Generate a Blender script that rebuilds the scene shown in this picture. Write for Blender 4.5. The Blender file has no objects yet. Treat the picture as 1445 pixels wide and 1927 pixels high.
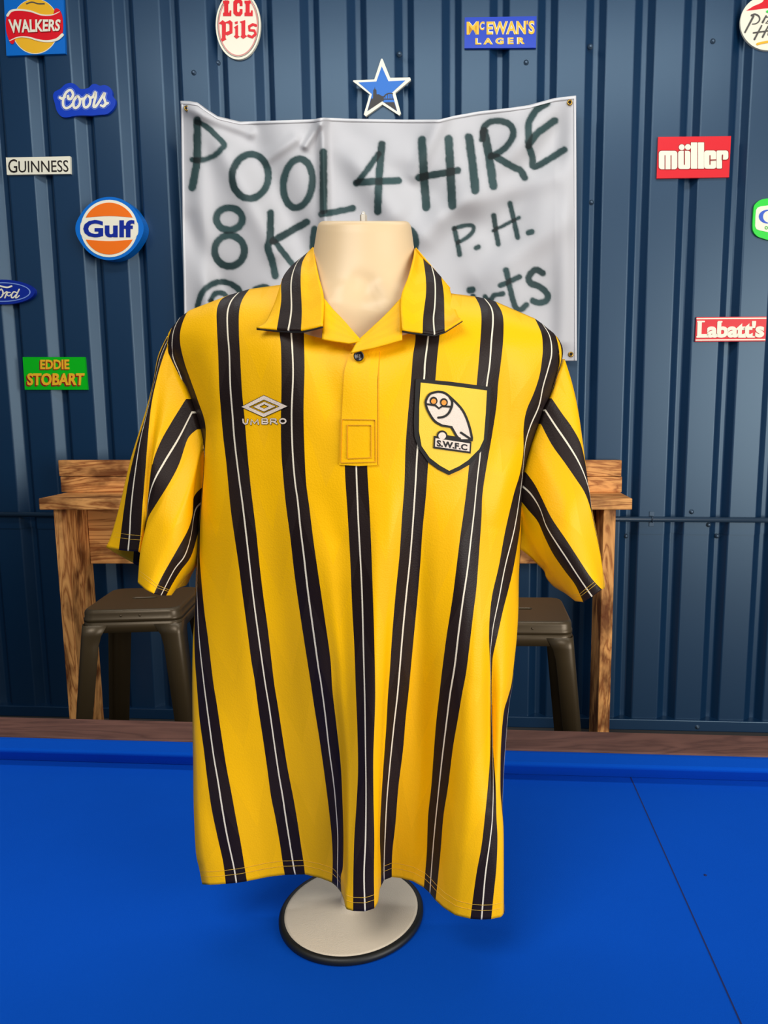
import bpy, bmesh, math, random
import numpy as np
from mathutils import Vector, Matrix
from mathutils.bvhtree import BVHTree
from mathutils.geometry import tessellate_polygon

random.seed(4)
D = bpy.data
S = bpy.context.scene
C = S.collection

# ------------------------------------------------------------------ camera
PITCH = math.radians(8.0)
FPX = 1390.0
PX0, PY0 = 860.0, 963.5
CAM = Vector((0, 0, 1.5))
cd = D.cameras.new('camera'); cam = D.objects.new('camera', cd); C.objects.link(cam)
cam.location = CAM; cam.rotation_euler = (math.radians(90) - PITCH, 0, 0)
cd.sensor_fit = 'VERTICAL'; cd.sensor_height = 24.0
cd.lens = 24.0 * FPX / 1927.0
cd.shift_x = -(PX0 - 722.5) / 1927.0
cd.clip_start = 0.02
S.camera = cam

# ------------------------------------------------------------------ light
S.view_settings.view_transform = 'Standard'; S.view_settings.look = 'None'
S.view_settings.gamma = 1.0; S.view_settings.exposure = 0.0
S.view_settings.use_curve_mapping = False
w = D.worlds.new('world'); S.world = w; w.use_nodes = True
w.node_tree.nodes['Background'].inputs[0].default_value = (0.92, 0.95, 1.0, 1)
w.node_tree.nodes['Background'].inputs[1].default_value = 0.15

def area(name, loc, target, size, energy, col=(1, 1, 1)):
    l = D.lights.new(name, 'AREA'); l.shape = 'RECTANGLE'; l.size = size[0]; l.size_y = size[1]
    l.energy = energy; l.color = col
    o = D.objects.new(name, l); C.objects.link(o); o.location = loc
    d = Vector(target) - Vector(loc)
    o.rotation_euler = d.to_track_quat('-Z', 'Y').to_euler()
    return o
area('daylight_opening', (3.1, -1.2, 1.7), (0.0, 1.9, 1.1), (3.0, 2.8), 172, (1.0, 0.97, 0.92))
area('ceiling_panel', (-0.9, -0.6, 3.2), (-0.3, 1.6, 0.9), (1.6, 1.2), 46, (1.0, 0.97, 0.92))
area('ceiling_strip', (-0.3, 1.95, 3.5), (-0.3, 3.2, 0.9), (3.6, 0.35), 30, (0.95, 0.98, 1.0))

# ------------------------------------------------------------------ projection helpers
cp, sp = math.cos(PITCH), math.sin(PITCH)
FW = Vector((0, cp, -sp)); UP = Vector((0, sp, cp)); RT = Vector((1, 0, 0))
def ray(px, py):
    return FW + RT * ((px - PX0) / FPX) + UP * (-(py - PY0) / FPX)
def atY(px, py, Y):
    d = ray(px, py); return CAM + d * (Y / d.y)
def atZ(px, py, z):
    d = ray(px, py); return CAM + d * ((z - CAM.z) / d.z)
WYAW = math.radians(3.0)
WO = Vector((0, 3.355, 0)); WU = Vector((math.cos(WYAW), -math.sin(WYAW), 0)); WN = Vector((-math.sin(WYAW), -math.cos(WYAW), 0))
def wallpt(px, py, off=0.0):
    d = ray(px, py); t = (WO + WN * off - CAM).dot(WN) / d.dot(WN)
    return CAM + d * t
def wuv(p): return ((p - WO).dot(WU), p.z)
def wpos(u, z, off=0.0): return WO + WU * u + WN * off + Vector((0, 0, z))

# ------------------------------------------------------------------ objects
def link(o, parent=None):
    C.objects.link(o)
    if parent is not None: o.parent = parent
    return o
def thing(name, label=None, cat=None, loc=(0, 0, 0), group=None, kind=None):
    o = D.objects.new(name, None); o.empty_display_size = 0.1
    link(o); o.location = loc
    tag(o, label, cat, group, kind); return o
def tag(o, label=None, cat=None, group=None, kind=None):
    if label: o['label'] = label
    if cat: o['category'] = cat
    if group: o['group'] = group
    if kind: o['kind'] = kind
    return o
def mobj(name, verts, faces, mat, parent=None, smooth=False, recalc=False, uvs=None):
    me = D.meshes.new(name)
    off = Vector(parent.location) if parent is not None and parent.parent is None else Vector((0, 0, 0))
    if parent is not None and parent.parent is not None:
        off = Vector(parent.parent.location) + Vector(parent.location)
    me.from_pydata([tuple(Vector(v) - off) for v in verts], [], faces)
    if uvs is not None:
        lay = me.uv_layers.new(name='UVMap')
        vi = np.empty(len(me.loops), dtype=np.int32); me.loops.foreach_get('vertex_index', vi)
        lay.data.foreach_set('uv', np.asarray(uvs, dtype=np.float32)[vi].ravel())
    if recalc:
        bm = bmesh.new(); bm.from_mesh(me); bmesh.ops.recalc_face_normals(bm, faces=bm.faces); bm.to_mesh(me); bm.free()
    if smooth: me.polygons.foreach_set('use_smooth', [True] * len(me.polygons))
    if mat is not None: me.materials.append(mat)
    me.update()
    o = D.objects.new(name, me); link(o, parent)
    return o
def bevel(o, w=0.003, seg=2):
    m = o.modifiers.new('bevel', 'BEVEL'); m.width = w; m.segments = seg; m.limit_method = 'ANGLE'; return o

def box(name, c, size, mat, parent=None, bev=0.0, rz=0.0):
    hx, hy, hz = [s / 2 for s in size]
    R = Matrix.Rotation(rz, 3, 'Z')
    vs = [Vector(c) + R @ Vector((x * hx, y * hy, z * hz)) for x in (-1, 1) for y in (-1, 1) for z in (-1, 1)]
    fs = [(0, 1, 3, 2), (4, 6, 7, 5), (0, 4, 5, 1), (2, 3, 7, 6), (0, 2, 6, 4), (1, 5, 7, 3)]
    o = mobj(name, vs, fs, mat, parent, recalc=True)
    if bev: bevel(o, bev)
    return o
def hexa(name, bot, top, mat, parent=None, bev=0.0):
    vs = list(bot) + list(top)
    fs = [(3, 2, 1, 0), (4, 5, 6, 7), (0, 1, 5, 4), (1, 2, 6, 5), (2, 3, 7, 6), (3, 0, 4, 7)]
    o = mobj(name, vs, fs, mat, parent, recalc=True)
    if bev: bevel(o, bev)
    return o
def tube_geo(path, r, n=8):
    vs = []; fs = []
    for i, p in enumerate(path):
        a = path[max(i - 1, 0)]; b = path[min(i + 1, len(path) - 1)]
        t = (Vector(b) - Vector(a)).normalized()
        s = t.cross(Vector((0.3, 0.2, 1))).normalized(); q = t.cross(s)
        for k in range(n):
            an = 2 * math.pi * k / n
            vs.append(Vector(p) + s * (math.cos(an) * r) + q * (math.sin(an) * r))
    for i in range(len(path) - 1):
        for k in range(n):
            fs.append((i * n + k, i * n + (k + 1) % n, (i + 1) * n + (k + 1) % n, (i + 1) * n + k))
    fs.append(tuple(range(n))[::-1]); fs.append(tuple((len(path) - 1) * n + k for k in range(n)))
    return vs, fs
def tube(name, path, r, mat, parent=None, n=8):
    v, f = tube_geo(path, r, n); return mobj(name, v, f, mat, parent, smooth=True)
def lathe(name, prof, c, mat, parent=None, n=48, axis=None, smooth=True):
    vs = []; fs = []
    for (r, z) in prof:
        for k in range(n):
            a = 2 * math.pi * k / n
            v = Vector((r * math.cos(a), r * math.sin(a), z))
            if axis is not None: v = axis @ v
            vs.append(Vector(c) + v)
    m = len(prof)
    for i in range(m - 1):
        for k in range(n):
            fs.append((i * n + k, i * n + (k + 1) % n, (i + 1) * n + (k + 1) % n, (i + 1) * n + k))
    fs.append(tuple(range(n))[::-1]); fs.append(tuple((m - 1) * n + k for k in range(n)))
    return mobj(name, vs, fs, mat, parent, smooth=smooth, recalc=True)

# ------------------------------------------------------------------ materials
def lin(c):
    f = lambda x: x / 12.92 if x <= 0.04045 else ((x + 0.055) / 1.055) ** 2.4
    return tuple(f(v / 255.0) for v in c) + (1.0,)
def mat(name, rgb, rough=0.5, metal=0.0, spec=0.5, bump=0.0, bscale=200, vary=0.0, vscale=6.0, coat=0.0, sheen=0.0):
    m = D.materials.new(name); m.use_nodes = True; nt = m.node_tree; b = nt.nodes['Principled BSDF']
    b.inputs['Base Color'].default_value = lin(rgb); b.inputs['Roughness'].default_value = rough
    b.inputs['Metallic'].default_value = metal; b.inputs['Specular IOR Level'].default_value = spec
    b.inputs['Coat Weight'].default_value = coat; b.inputs['Sheen Weight'].default_value = sheen
    tc = nt.nodes.new('ShaderNodeTexCoord')
    if vary:
        n = nt.nodes.new('ShaderNodeTexNoise'); n.inputs['Scale'].default_value = vscale; n.inputs['Detail'].default_value = 5
        nt.links.new(tc.outputs['Object'], n.inputs['Vector'])
        mx = nt.nodes.new('ShaderNodeMix'); mx.data_type = 'RGBA'
        a = lin(rgb); mx.inputs[6].default_value = tuple(v * (1 - vary) for v in a[:3]) + (1,)
        mx.inputs[7].default_value = tuple(min(1, v * (1 + vary)) for v in a[:3]) + (1,)
        nt.links.new(n.outputs['Fac'], mx.inputs[0]); nt.links.new(mx.outputs[2], b.inputs['Base Color'])
    if bump:
        n = nt.nodes.new('ShaderNodeTexNoise'); n.inputs['Scale'].default_value = bscale; n.inputs['Detail'].default_value = 3
        nt.links.new(tc.outputs['Object'], n.inputs['Vector'])
        bp = nt.nodes.new('ShaderNodeBump'); bp.inputs['Strength'].default_value = bump; bp.inputs['Distance'].default_value = 0.002
        nt.links.new(n.outputs['Fac'], bp.inputs['Height']); nt.links.new(bp.outputs[0], b.inputs['Normal'])
    return m
def math_node(nt, op, a, b=None, c=None):
    n = nt.nodes.new('ShaderNodeMath'); n.operation = op
    for i, v in enumerate((a, b, c)):
        if v is None: continue
        if isinstance(v, (int, float)): n.inputs[i].default_value = v
        else: nt.links.new(v, n.inputs[i])
    return n.outputs[0]
def mixc(nt, fac, a, b):
    mx = nt.nodes.new('ShaderNodeMix'); mx.data_type = 'RGBA'
    for i, v in ((0, fac), (6, a), (7, b)):
        if isinstance(v, (int, float, tuple)): mx.inputs[i].default_value = v
        else: nt.links.new(v, mx.inputs[i])
    return mx.outputs[2]

YEL = (252, 190, 0); BRN = (33, 22, 19)
def fabric(name, striped=True, base=YEL):
    m = D.materials.new(name); m.use_nodes = True; nt = m.node_tree; b = nt.nodes['Principled BSDF']
    b.inputs['Roughness'].default_value = 0.5; b.inputs['Specular IOR Level'].default_value = 0.22
    
    tc = nt.nodes.new('ShaderNodeTexCoord'); sx = nt.nodes.new('ShaderNodeSeparateXYZ')
    nt.links.new(tc.outputs['UV'], sx.inputs[0])
    u = sx.outputs[0]; v = sx.outputs[1]
    # tone-on-tone zig-zag woven shadow pattern of the shirt cloth
    z = math_node(nt, 'PINGPONG', math_node(nt, 'MULTIPLY', u, 1.0), 0.5)
    dz = math_node(nt, 'FRACT', math_node(nt, 'ADD', math_node(nt, 'MULTIPLY', v, 4.0), math_node(nt, 'MULTIPLY', z, 1.3)))
    pat = math_node(nt, 'GREATER_THAN', dz, 0.55)
    y1 = lin(base); y2 = tuple(c * 0.955 for c in y1[:3]) + (1,)
    col = mixc(nt, pat, y1, y2)
    if striped:
        r = math_node(nt, 'ROUND', u); d = math_node(nt, 'ABSOLUTE', math_node(nt, 'SUBTRACT', u, r))
        band = math_node(nt, 'LESS_THAN', d, 0.2); wl = math_node(nt, 'LESS_THAN', d, 0.0135)
        bb = mixc(nt, pat, lin(BRN), lin((37, 26, 23)))
        col = mixc(nt, band, col, bb); col = mixc(nt, wl, col, lin((238, 228, 205)))
        rg = math_node(nt, 'ADD', math_node(nt, 'MULTIPLY', pat, 0.10), 0.46)
        nt.links.new(rg, b.inputs['Roughness'])
    nt.links.new(col, b.inputs['Base Color'])
    vo = nt.nodes.new('ShaderNodeTexVoronoi'); vo.inputs['Scale'].default_value = 420
    nt.links.new(tc.outputs['Object'], vo.inputs['Vector'])
    bp = nt.nodes.new('ShaderNodeBump'); bp.inputs['Strength'].default_value = 0.25; bp.inputs['Distance'].default_value = 0.0006
    nt.links.new(vo.outputs[0], bp.inputs['Height']); nt.links.new(bp.outputs[0], b.inputs['Normal'])
    return m
FAB = fabric('striped_jersey'); FABY = fabric('yellow_jersey', False)

def wood(name, base, dark, scale, rough=0.6, along='X', burn=0.85):
    m = D.materials.new(name); m.use_nodes = True; nt = m.node_tree; b = nt.nodes['Principled BSDF']
    b.inputs['Roughness'].default_value = rough; b.inputs['Specular IOR Level'].default_value = 0.3
    tc = nt.nodes.new('ShaderNodeTexCoord'); mp = nt.nodes.new('ShaderNodeMapping')
    sc = {'X': (0.12, 1, 1), 'Z': (1, 1, 0.12)}[along]; mp.inputs['Scale'].default_value = sc
    nt.links.new(tc.outputs['Object'], mp.inputs[0])
    n1 = nt.nodes.new('ShaderNodeTexNoise'); n1.inputs['Scale'].default_value = scale; n1.inputs['Detail'].default_value = 6; n1.inputs['Distortion'].default_value = 1.4
    nt.links.new(mp.outputs[0], n1.inputs['Vector'])
    gr = math_node(nt, 'ABSOLUTE', math_node(nt, 'SINE', math_node(nt, 'MULTIPLY', n1.outputs['Fac'], 42.0)))
    n2 = nt.nodes.new('ShaderNodeTexNoise'); n2.inputs['Scale'].default_value = 11; n2.inputs['Detail'].default_value = 4
    mp2 = nt.nodes.new('ShaderNodeMapping'); mp2.inputs['Scale'].default_value = tuple(0.5 if s < 1 else 1 for s in sc)
    nt.links.new(tc.outputs['Object'], mp2.inputs[0]); nt.links.new(mp2.outputs[0], n2.inputs['Vector'])
    rp = nt.nodes.new('ShaderNodeValToRGB'); rp.color_ramp.elements[0].position = 0.46; rp.color_ramp.elements[1].position = 0.62
    nt.links.new(n2.outputs['Fac'], rp.inputs[0])
    c1 = mixc(nt, math_node(nt, 'MULTIPLY', math_node(nt, 'SUBTRACT', 1.0, gr), 0.8), lin(base), lin(dark))
    c2 = mixc(nt, math_node(nt, 'MULTIPLY', rp.outputs[0], burn), c1, tuple(c * 0.42 for c in lin(dark)[:3]) + (1,))
    nt.links.new(c2, b.inputs['Base Color'])
    bp = nt.nodes.new('ShaderNodeBump'); bp.inputs['Strength'].default_value = 0.3; bp.inputs['Distance'].default_value = 0.001
    nt.links.new(gr, bp.inputs['Height']); nt.links.new(bp.outputs[0], b.inputs['Normal'])
    return m
PINE = wood('scorched_pine', (240, 172, 100), (138, 66, 22), 7, along='X')
PINEZ = wood('scorched_pine_upright', (240, 172, 100), (138, 66, 22), 7, along='Z')
RAILW = wood('brown_rail_wood', (122, 84, 72), (92, 62, 54), 5, rough=0.55, along='X', burn=0.25)
METALW = mat('blue_sheet_metal', (4, 42, 75), rough=0.40, metal=0.0, spec=1.0, vary=0.08, vscale=3)

METALW.node_tree.nodes['Principled BSDF'].inputs['Specular Tint'].default_value = (0.62, 0.84, 1.0, 1)
PIPE = mat('pipe_metal', (40, 60, 80), rough=0.35, spec=0.8)
SCREW = mat('screw_metal', (70, 90, 110), rough=0.35, metal=0.4)
FELT = mat('blue_felt', (0, 79, 192), rough=0.92, spec=0.1, bump=0.25, bscale=900, vary=0.035, vscale=9)
FELTD = FELT
STOOL = mat('gunmetal_steel', (82, 68, 46), rough=0.36, metal=0.35, spec=0.6, vary=0.08, vscale=20)
CREAM = mat('cream_plastic', (226, 198, 156), rough=0.42, spec=0.45, vary=0.02)
BASEC = mat('cream_painted_steel', (226, 212, 190), rough=0.6, bump=0.4, bscale=700, vary=0.03, vscale=40)
RUBBER = mat('black_rubber', (20, 22, 20), rough=0.5)
BLACK = mat('black_thread', (20, 17, 15), rough=0.75)
STEEL = mat('polished_steel', (225, 218, 205), rough=0.3, metal=0.45)
BRASS = mat('brass', (190, 150, 70), rough=0.3, metal=1.0)
FLOOR = mat('dark_concrete', (58, 56, 54), rough=0.8, vary=0.15, vscale=3)
def plast(name, rgb): return mat(name, rgb, rough=0.4, spec=0.4)
IVORY = plast('ivory_plastic', (250, 244, 220)); RED = plast('red_plastic', (232, 16, 34)); BLUE = plast('royal_blue_plastic', (8, 62, 190))
SKYB = plast('bright_blue_plastic', (0, 110, 205)); ORG = plast('orange_plastic', (255, 120, 20)); GRN = plast('green_plastic', (0, 190, 20))
YELP = plast('yellow_plastic', (252, 190, 40)); DRK = plast('dark_print', (38, 30, 26)); DRED = plast('dark_red_plastic', (150, 20, 18))
LBLU = plast('pale_blue_plastic', (130, 160, 225)); PINK = plast('pink_print', (225, 150, 140)); CBLU = plast('oval_blue_plastic', (6, 40, 150))
GREYP = plast('grey_print', (84, 80, 74)); LGRN = plast('lime_plastic', (40, 225, 60)); MBLU = plast('mid_blue_print', (50, 95, 205))
THRW = mat('cream_thread', (240, 222, 205), rough=0.6, bump=0.5, bscale=900); THRO = mat('orange_thread', (240, 150, 50), rough=0.6)
THRY = mat('patch_yellow_cloth', (246, 204, 50), rough=0.6, bump=0.3, bscale=1200); STIT = mat('pale_stitch', (222, 178, 62), rough=0.7)

# ------------------------------------------------------------------ 2-D shapes
def cr(pts, x0, y0, s): return [(x0 + x / s, y0 + y / s) for x, y in pts]
def catmull(pts, per=6, closed=False):
    P = [np.array(p, float) for p in pts]; n = len(P)
    if n < 3: return [tuple(p) for p in P]
    out = []
    rng = range(n) if closed else range(n - 1)
    for i in rng:
        if closed: a, b, c, d = P[(i - 1) % n], P[i], P[(i + 1) % n], P[(i + 2) % n]
        else: a, b, c, d = P[max(i - 1, 0)], P[i], P[i + 1], P[min(i + 2, n - 1)]
        for k in range(per):
            t = k / per
            out.append(tuple(0.5 * (2 * b + (c - a) * t + (2 * a - 5 * b + 4 * c - d) * t * t + (3 * b - a - 3 * c + d) * t ** 3)))
    if not closed: out.append(tuple(P[-1]))
    return out
def ell(cx, cy, rx, ry, n=40, rot=0.0):
    c, s = math.cos(rot), math.sin(rot)
    return [(cx + rx * math.cos(a) * c - ry * math.sin(a) * s, cy + rx * math.cos(a) * s + ry * math.sin(a) * c) for a in [2 * math.pi * k / n for k in range(n)]]
def rrect(x0, y0, x1, y1, r, n=4):
    o = []
    for (cx, cy, a0) in ((x1 - r, y0 + r, -90), (x1 - r, y1 - r, 0), (x0 + r, y1 - r, 90), (x0 + r, y0 + r, 180)):
        for k in range(n + 1):
            a = math.radians(a0 + 90 * k / n); o.append((cx + r * math.cos(a), cy + r * math.sin(a)))
    return o
_tc = {}
def text2d(s, off, spacing=1.0):
    key = (s, off, spacing)
    if key in _tc: return _tc[key]
    cu = D.curves.new('tmp', 'FONT'); cu.body = s; cu.offset = off; cu.resolution_u = 3; cu.fill_mode = 'FRONT' if hasattr(cu, 'fill_mode') else cu.fill_mode
    cu.space_character = spacing
    o = D.objects.new('tmp', cu); C.objects.link(o)
    dg = bpy.context.evaluated_depsgraph_get(); me = D.meshes.new_from_object(o.evaluated_get(dg))
    V = [(v.co.x, v.co.y) for v in me.vertices]; F = [tuple(p.vertices) for p in me.polygons]
    D.objects.remove(o); D.curves.remove(cu); D.meshes.remove(me)
    _tc[key] = (V, F); return V, F
class Sh:
    def __init__(self): self.V = []; self.F = []; self.L = {}; self.n = 0
    def mark(self, b):
        for i in range(b, len(self.V)): self.L[i] = self.n
        self.n += 1; return self
    def poly(self, pts, holes=()):
        loops = [pts] + list(holes); b = len(self.V)
        tri = tessellate_polygon([[Vector((x, y, 0)) for x, y in l] for l in loops])
        for l in loops: self.V += [tuple(p) for p in l]
        self.F += [tuple(b + i for i in t) for t in tri]; return self.mark(b)
    def stroke(self, pts, w0, w1=None, smooth=True, closed=False):
        w1 = w0 if w1 is None else w1
        P = catmull(pts, 5, closed) if smooth and len(pts) > 2 else list(pts)
        if closed: P = P + [P[0]]
        n = len(P); b = len(self.V)
        for i, p in enumerate(P):
            a = P[i - 1] if i > 0 else (P[-2] if closed else P[0]); c = P[i + 1] if i < n - 1 else (P[1] if closed else P[-1])
            dx, dy = c[0] - a[0], c[1] - a[1]; l = math.hypot(dx, dy) or 1
            w = (w0 + (w1 - w0) * i / (n - 1)) / 2; nx, ny = -dy / l * w, dx / l * w
            self.V += [(p[0] + nx, p[1] + ny), (p[0] - nx, p[1] - ny)]
        for i in range(n - 1): self.F.append((b + 2 * i, b + 2 * i + 1, b + 2 * i + 3, b + 2 * i + 2))
        if not closed:
            for (i, j, w) in ((0, 1, w0), (n - 1, n - 2, w1)):
                an = math.atan2(P[i][1] - P[j][1], P[i][0] - P[j][0]); bb = len(self.V)
                self.V += [(P[i][0] + w / 2 * math.cos(an + t), P[i][1] + w / 2 * math.sin(an + t)) for t in np.linspace(-math.pi / 2, math.pi / 2, 7)]
                self.F.append(tuple(range(bb, bb + 7)))
        return self.mark(b)
    def text(self, s, q, off=0.0, spacing=1.0, shear=0.0, dx=0, dy=0):
        V, F = text2d(s, off, spacing); b = len(self.V)
        if len(q) == 2: (x0, y0), (x1, y1) = q; q = [(x0, y0), (x1, y0), (x1, y1), (x0, y1)]
        xs = [v[0] for v in V]; ys = [v[1] for v in V]; x0, x1, y0, y1 = min(xs), max(xs), min(ys), max(ys)
        for x, y in V:
            a = (x - x0) / (x1 - x0); c = 1 - (y - y0) / (y1 - y0); a += shear * (0.5 - c)
            px = (q[0][0] * (1 - a) + q[1][0] * a) * (1 - c) + (q[3][0] * (1 - a) + q[2][0] * a) * c
            py = (q[0][1] * (1 - a) + q[1][1] * a) * (1 - c) + (q[3][1] * (1 - a) + q[2][1] * a) * c
            self.V.append((px + dx, py + dy))
        self.F += [tuple(b + i for i in f) for f in F]; return self.mark(b)
    def build(self, name, m, parent, mapper, top, bot, maxedge=None):
        bm = bmesh.new()
        vs = [bm.verts.new((x, y, self.L[i] * 0.001)) for i, (x, y) in enumerate(self.V)]
        for f in self.F:
            try: bm.faces.new([vs[i] for i in f])
            except ValueError: pass
        bmesh.ops.remove_doubles(bm, verts=bm.verts, dist=1e-4)
        if maxedge:
            for _ in range(5):
                es = [e for e in bm.edges if e.calc_length() > maxedge]
                if not es: break
                bmesh.ops.subdivide_edges(bm, edges=es, cuts=1); bmesh.ops.triangulate(bm, faces=[f for f in bm.faces if len(f.verts) > 3])
        bm.verts.ensure_lookup_table(); bm.verts.index_update()
        n = len(bm.verts); V2 = [(v.co.x, v.co.y, (round(v.co.z * 1000) % 8) * 4e-5) for v in bm.verts]
        F = [tuple(v.index for v in f.verts) for f in bm.faces]
        bd = [(e.verts[0].index, e.verts[1].index) for e in bm.edges if len(e.link_faces) == 1]
        bm.free()
        VV = [mapper(x, y, top + h) for x, y, h in V2] + [mapper(x, y, bot, top + h) for x, y, h in V2]
        FF = list(F) + [tuple(n + i for i in f[::-1]) for f in F] + [(a, b, n + b, n + a) for a, b in bd]
        return mobj(name, VV, FF, m, parent, recalc=True)
def wallmap(x, y, off, ref=None):
    if ref is None: return wallpt(x, y, off)
    p = wallpt(x, y, ref); return p + WN * (off - ref)

# ------------------------------------------------------------------ wall (setting)
xs = [128, 213, 299, 384, 473, 562, 651, 739.5, 828.7, 918, 1011, 1102.5, 1197, 1291, 1386]
us = [wuv(wallpt(x, 0))[0] for x in xs]
PIT, U0 = np.polyfit(range(len(xs)), us, 1)
print('pitch', PIT, 'resid', [round((u - (U0 + PIT * i)) / PIT, 2) for i, u in enumerate(us)])
wall = thing('wall_back', None, None, kind='structure')
wall['label'] = 'dark blue corrugated metal wall behind the bar table'
def sheet(name, z0, z1, dn, off):
    fr = [(0.0, 0.0), (0.17, -0.034), (0.28, -0.034), (0.42, 0.0)]
    prof = []
    for k in range(-9, 30):
        for a, d in fr: prof.append((U0 + (k + a) * PIT, d + off))
    vs = []; fs = []
    for u, d in prof: vs.append(wpos(u, z0, d)); vs.append(wpos(u, z1, d))
    for i in range(len(prof) - 1): fs.append((2 * i, 2 * i + 2, 2 * i + 3, 2 * i + 1))
    o = mobj(name, vs, fs, METALW, wall)
    # rolled lips: bevel the long folds
    bm = bmesh.new(); bm.from_mesh(o.data)
    ed = [e for e in bm.edges if len(e.link_faces) == 2]
    bmesh.ops.bevel(bm, geom=ed, offset=0.0045, segments=3, affect='EDGES', profile=0.5)
    bmesh.ops.recalc_face_normals(bm, faces=bm.faces); bm.to_mesh(o.data); bm.free()
    m = o.modifiers.new('solid', 'SOLIDIFY'); m.thickness = 0.0012; m.offset = 0
    return o
zr = wallpt(1300, 977).z
sheet('corrugated_sheet', zr - 0.07, 3.9, 0, 0.0)
sheet('corrugated_sheet', 0.0, zr - 0.02, 0, -0.004)
for (x, y) in ((365, 137), (405, 112), (752, 102), (990, 118), (1111, 88), (1341, 78), (1114.5, 377), (1301, 963), (1333, 987.5), (1180, 1011), (1353, 1011)):
    u, z = wuv(wallpt(x, y)); fr_ = ((u - U0) / PIT) % 1.0
    dd = -0.034 if 0.13 < fr_ < 0.32 else 0.0
    Rm = Matrix((WU, Vector((0, 0, 1)), WN)).transposed()
    lathe('screw', [(0.011, -0.004), (0.011, 0.002), (0.0065, 0.003), (0.006, 0.008), (0.004, 0.009)], wpos(u, z, dd + 0.001), SCREW, wall, n=12, axis=Rm)
def wbox(name, u0, u1, z0, z1, d0, d1, m, parent=None, bev=0.0):
    bot = [wpos(u0, z0, d0), wpos(u1, z0, d0), wpos(u1, z0, d1), wpos(u0, z0, d1)]
    top = [wpos(u0, z1, d0), wpos(u1, z1, d0), wpos(u1, z1, d1), wpos(u0, z1, d1)]
    return hexa(name, bot, top, m, parent, bev)
zt = wallpt(1300, 1354).z
o = wbox('baseboard_back', -3.3, 2.6, 0.0, max(zt, 0.04), -0.04, 0.012, METALW, None, 0.004); tag(o, None, None, None, 'structure')
u, z = wuv(wallpt(1311, 1366))
lathe('screw', [(0.011, -0.004), (0.011, 0.002), (0.0065, 0.003), (0.006, 0.008), (0.004, 0.009)], wpos(u, max(z, 0.02), 0.012), SCREW, o, n=12, axis=Matrix((WU, Vector((0, 0, 1)), WN)).transposed())
wl = mobj('added_wall_left', [(-2.7, -3, 0), (-2.7, 3.6, 0), (-2.7, 3.6, 3.9), (-2.7, -3, 3.9)], [(0, 1, 2, 3)], METALW); tag(wl, kind='structure')  # unseen side wall, added to block world light from the left and darken grooves
fl = mobj('floor', [(-5, -3, 0), (5, -3, 0), (5, 4, 0), (-5, 4, 0)], [(0, 1, 2, 3)], FLOOR); tag(fl, kind='structure')

pipe = thing('conduit_pipe', 'thin dark horizontal conduit pipe clipped across the corrugated wall', 'pipe', tuple(wpos(0, zr, 0.015)))
tube('pipe', [wpos(-3.2, zr, 0.013), wpos(2.5, zr, 0.013)], 0.0115, PIPE, pipe, 12)
uc, zc = wuv(wallpt(1226, 974))
hexa('clip', [wpos(uc - .011, zr - .034, 0), wpos(uc + .011, zr - .034, 0), wpos(uc + .011, zr - .034, .004), wpos(uc - .011, zr - .034, .004)],
     [wpos(uc - .011, zr - .012, 0), wpos(uc + .011, zr - .012, 0), wpos(uc + .011, zr - .012, .004), wpos(uc - .011, zr - .012, .004)], SCREW, pipe, 0.001)
hexa('clip', [wpos(uc - .011, zr + .012, 0), wpos(uc + .011, zr + .012, 0), wpos(uc + .011, zr + .012, .004), wpos(uc - .011, zr + .012, .004)],
     [wpos(uc - .011, zr + .034, 0), wpos(uc + .011, zr + .034, 0), wpos(uc + .011, zr + .034, .004), wpos(uc - .011, zr + .034, .004)], SCREW, pipe, 0.001)
arc = [wpos(uc, zr + 0.0135 * math.cos(a), 0.013 + 0.0135 * math.sin(a)) for a in np.linspace(0, math.pi, 9)]
tube('strap', arc, 0.003, PIPE, pipe, 6)

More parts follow.
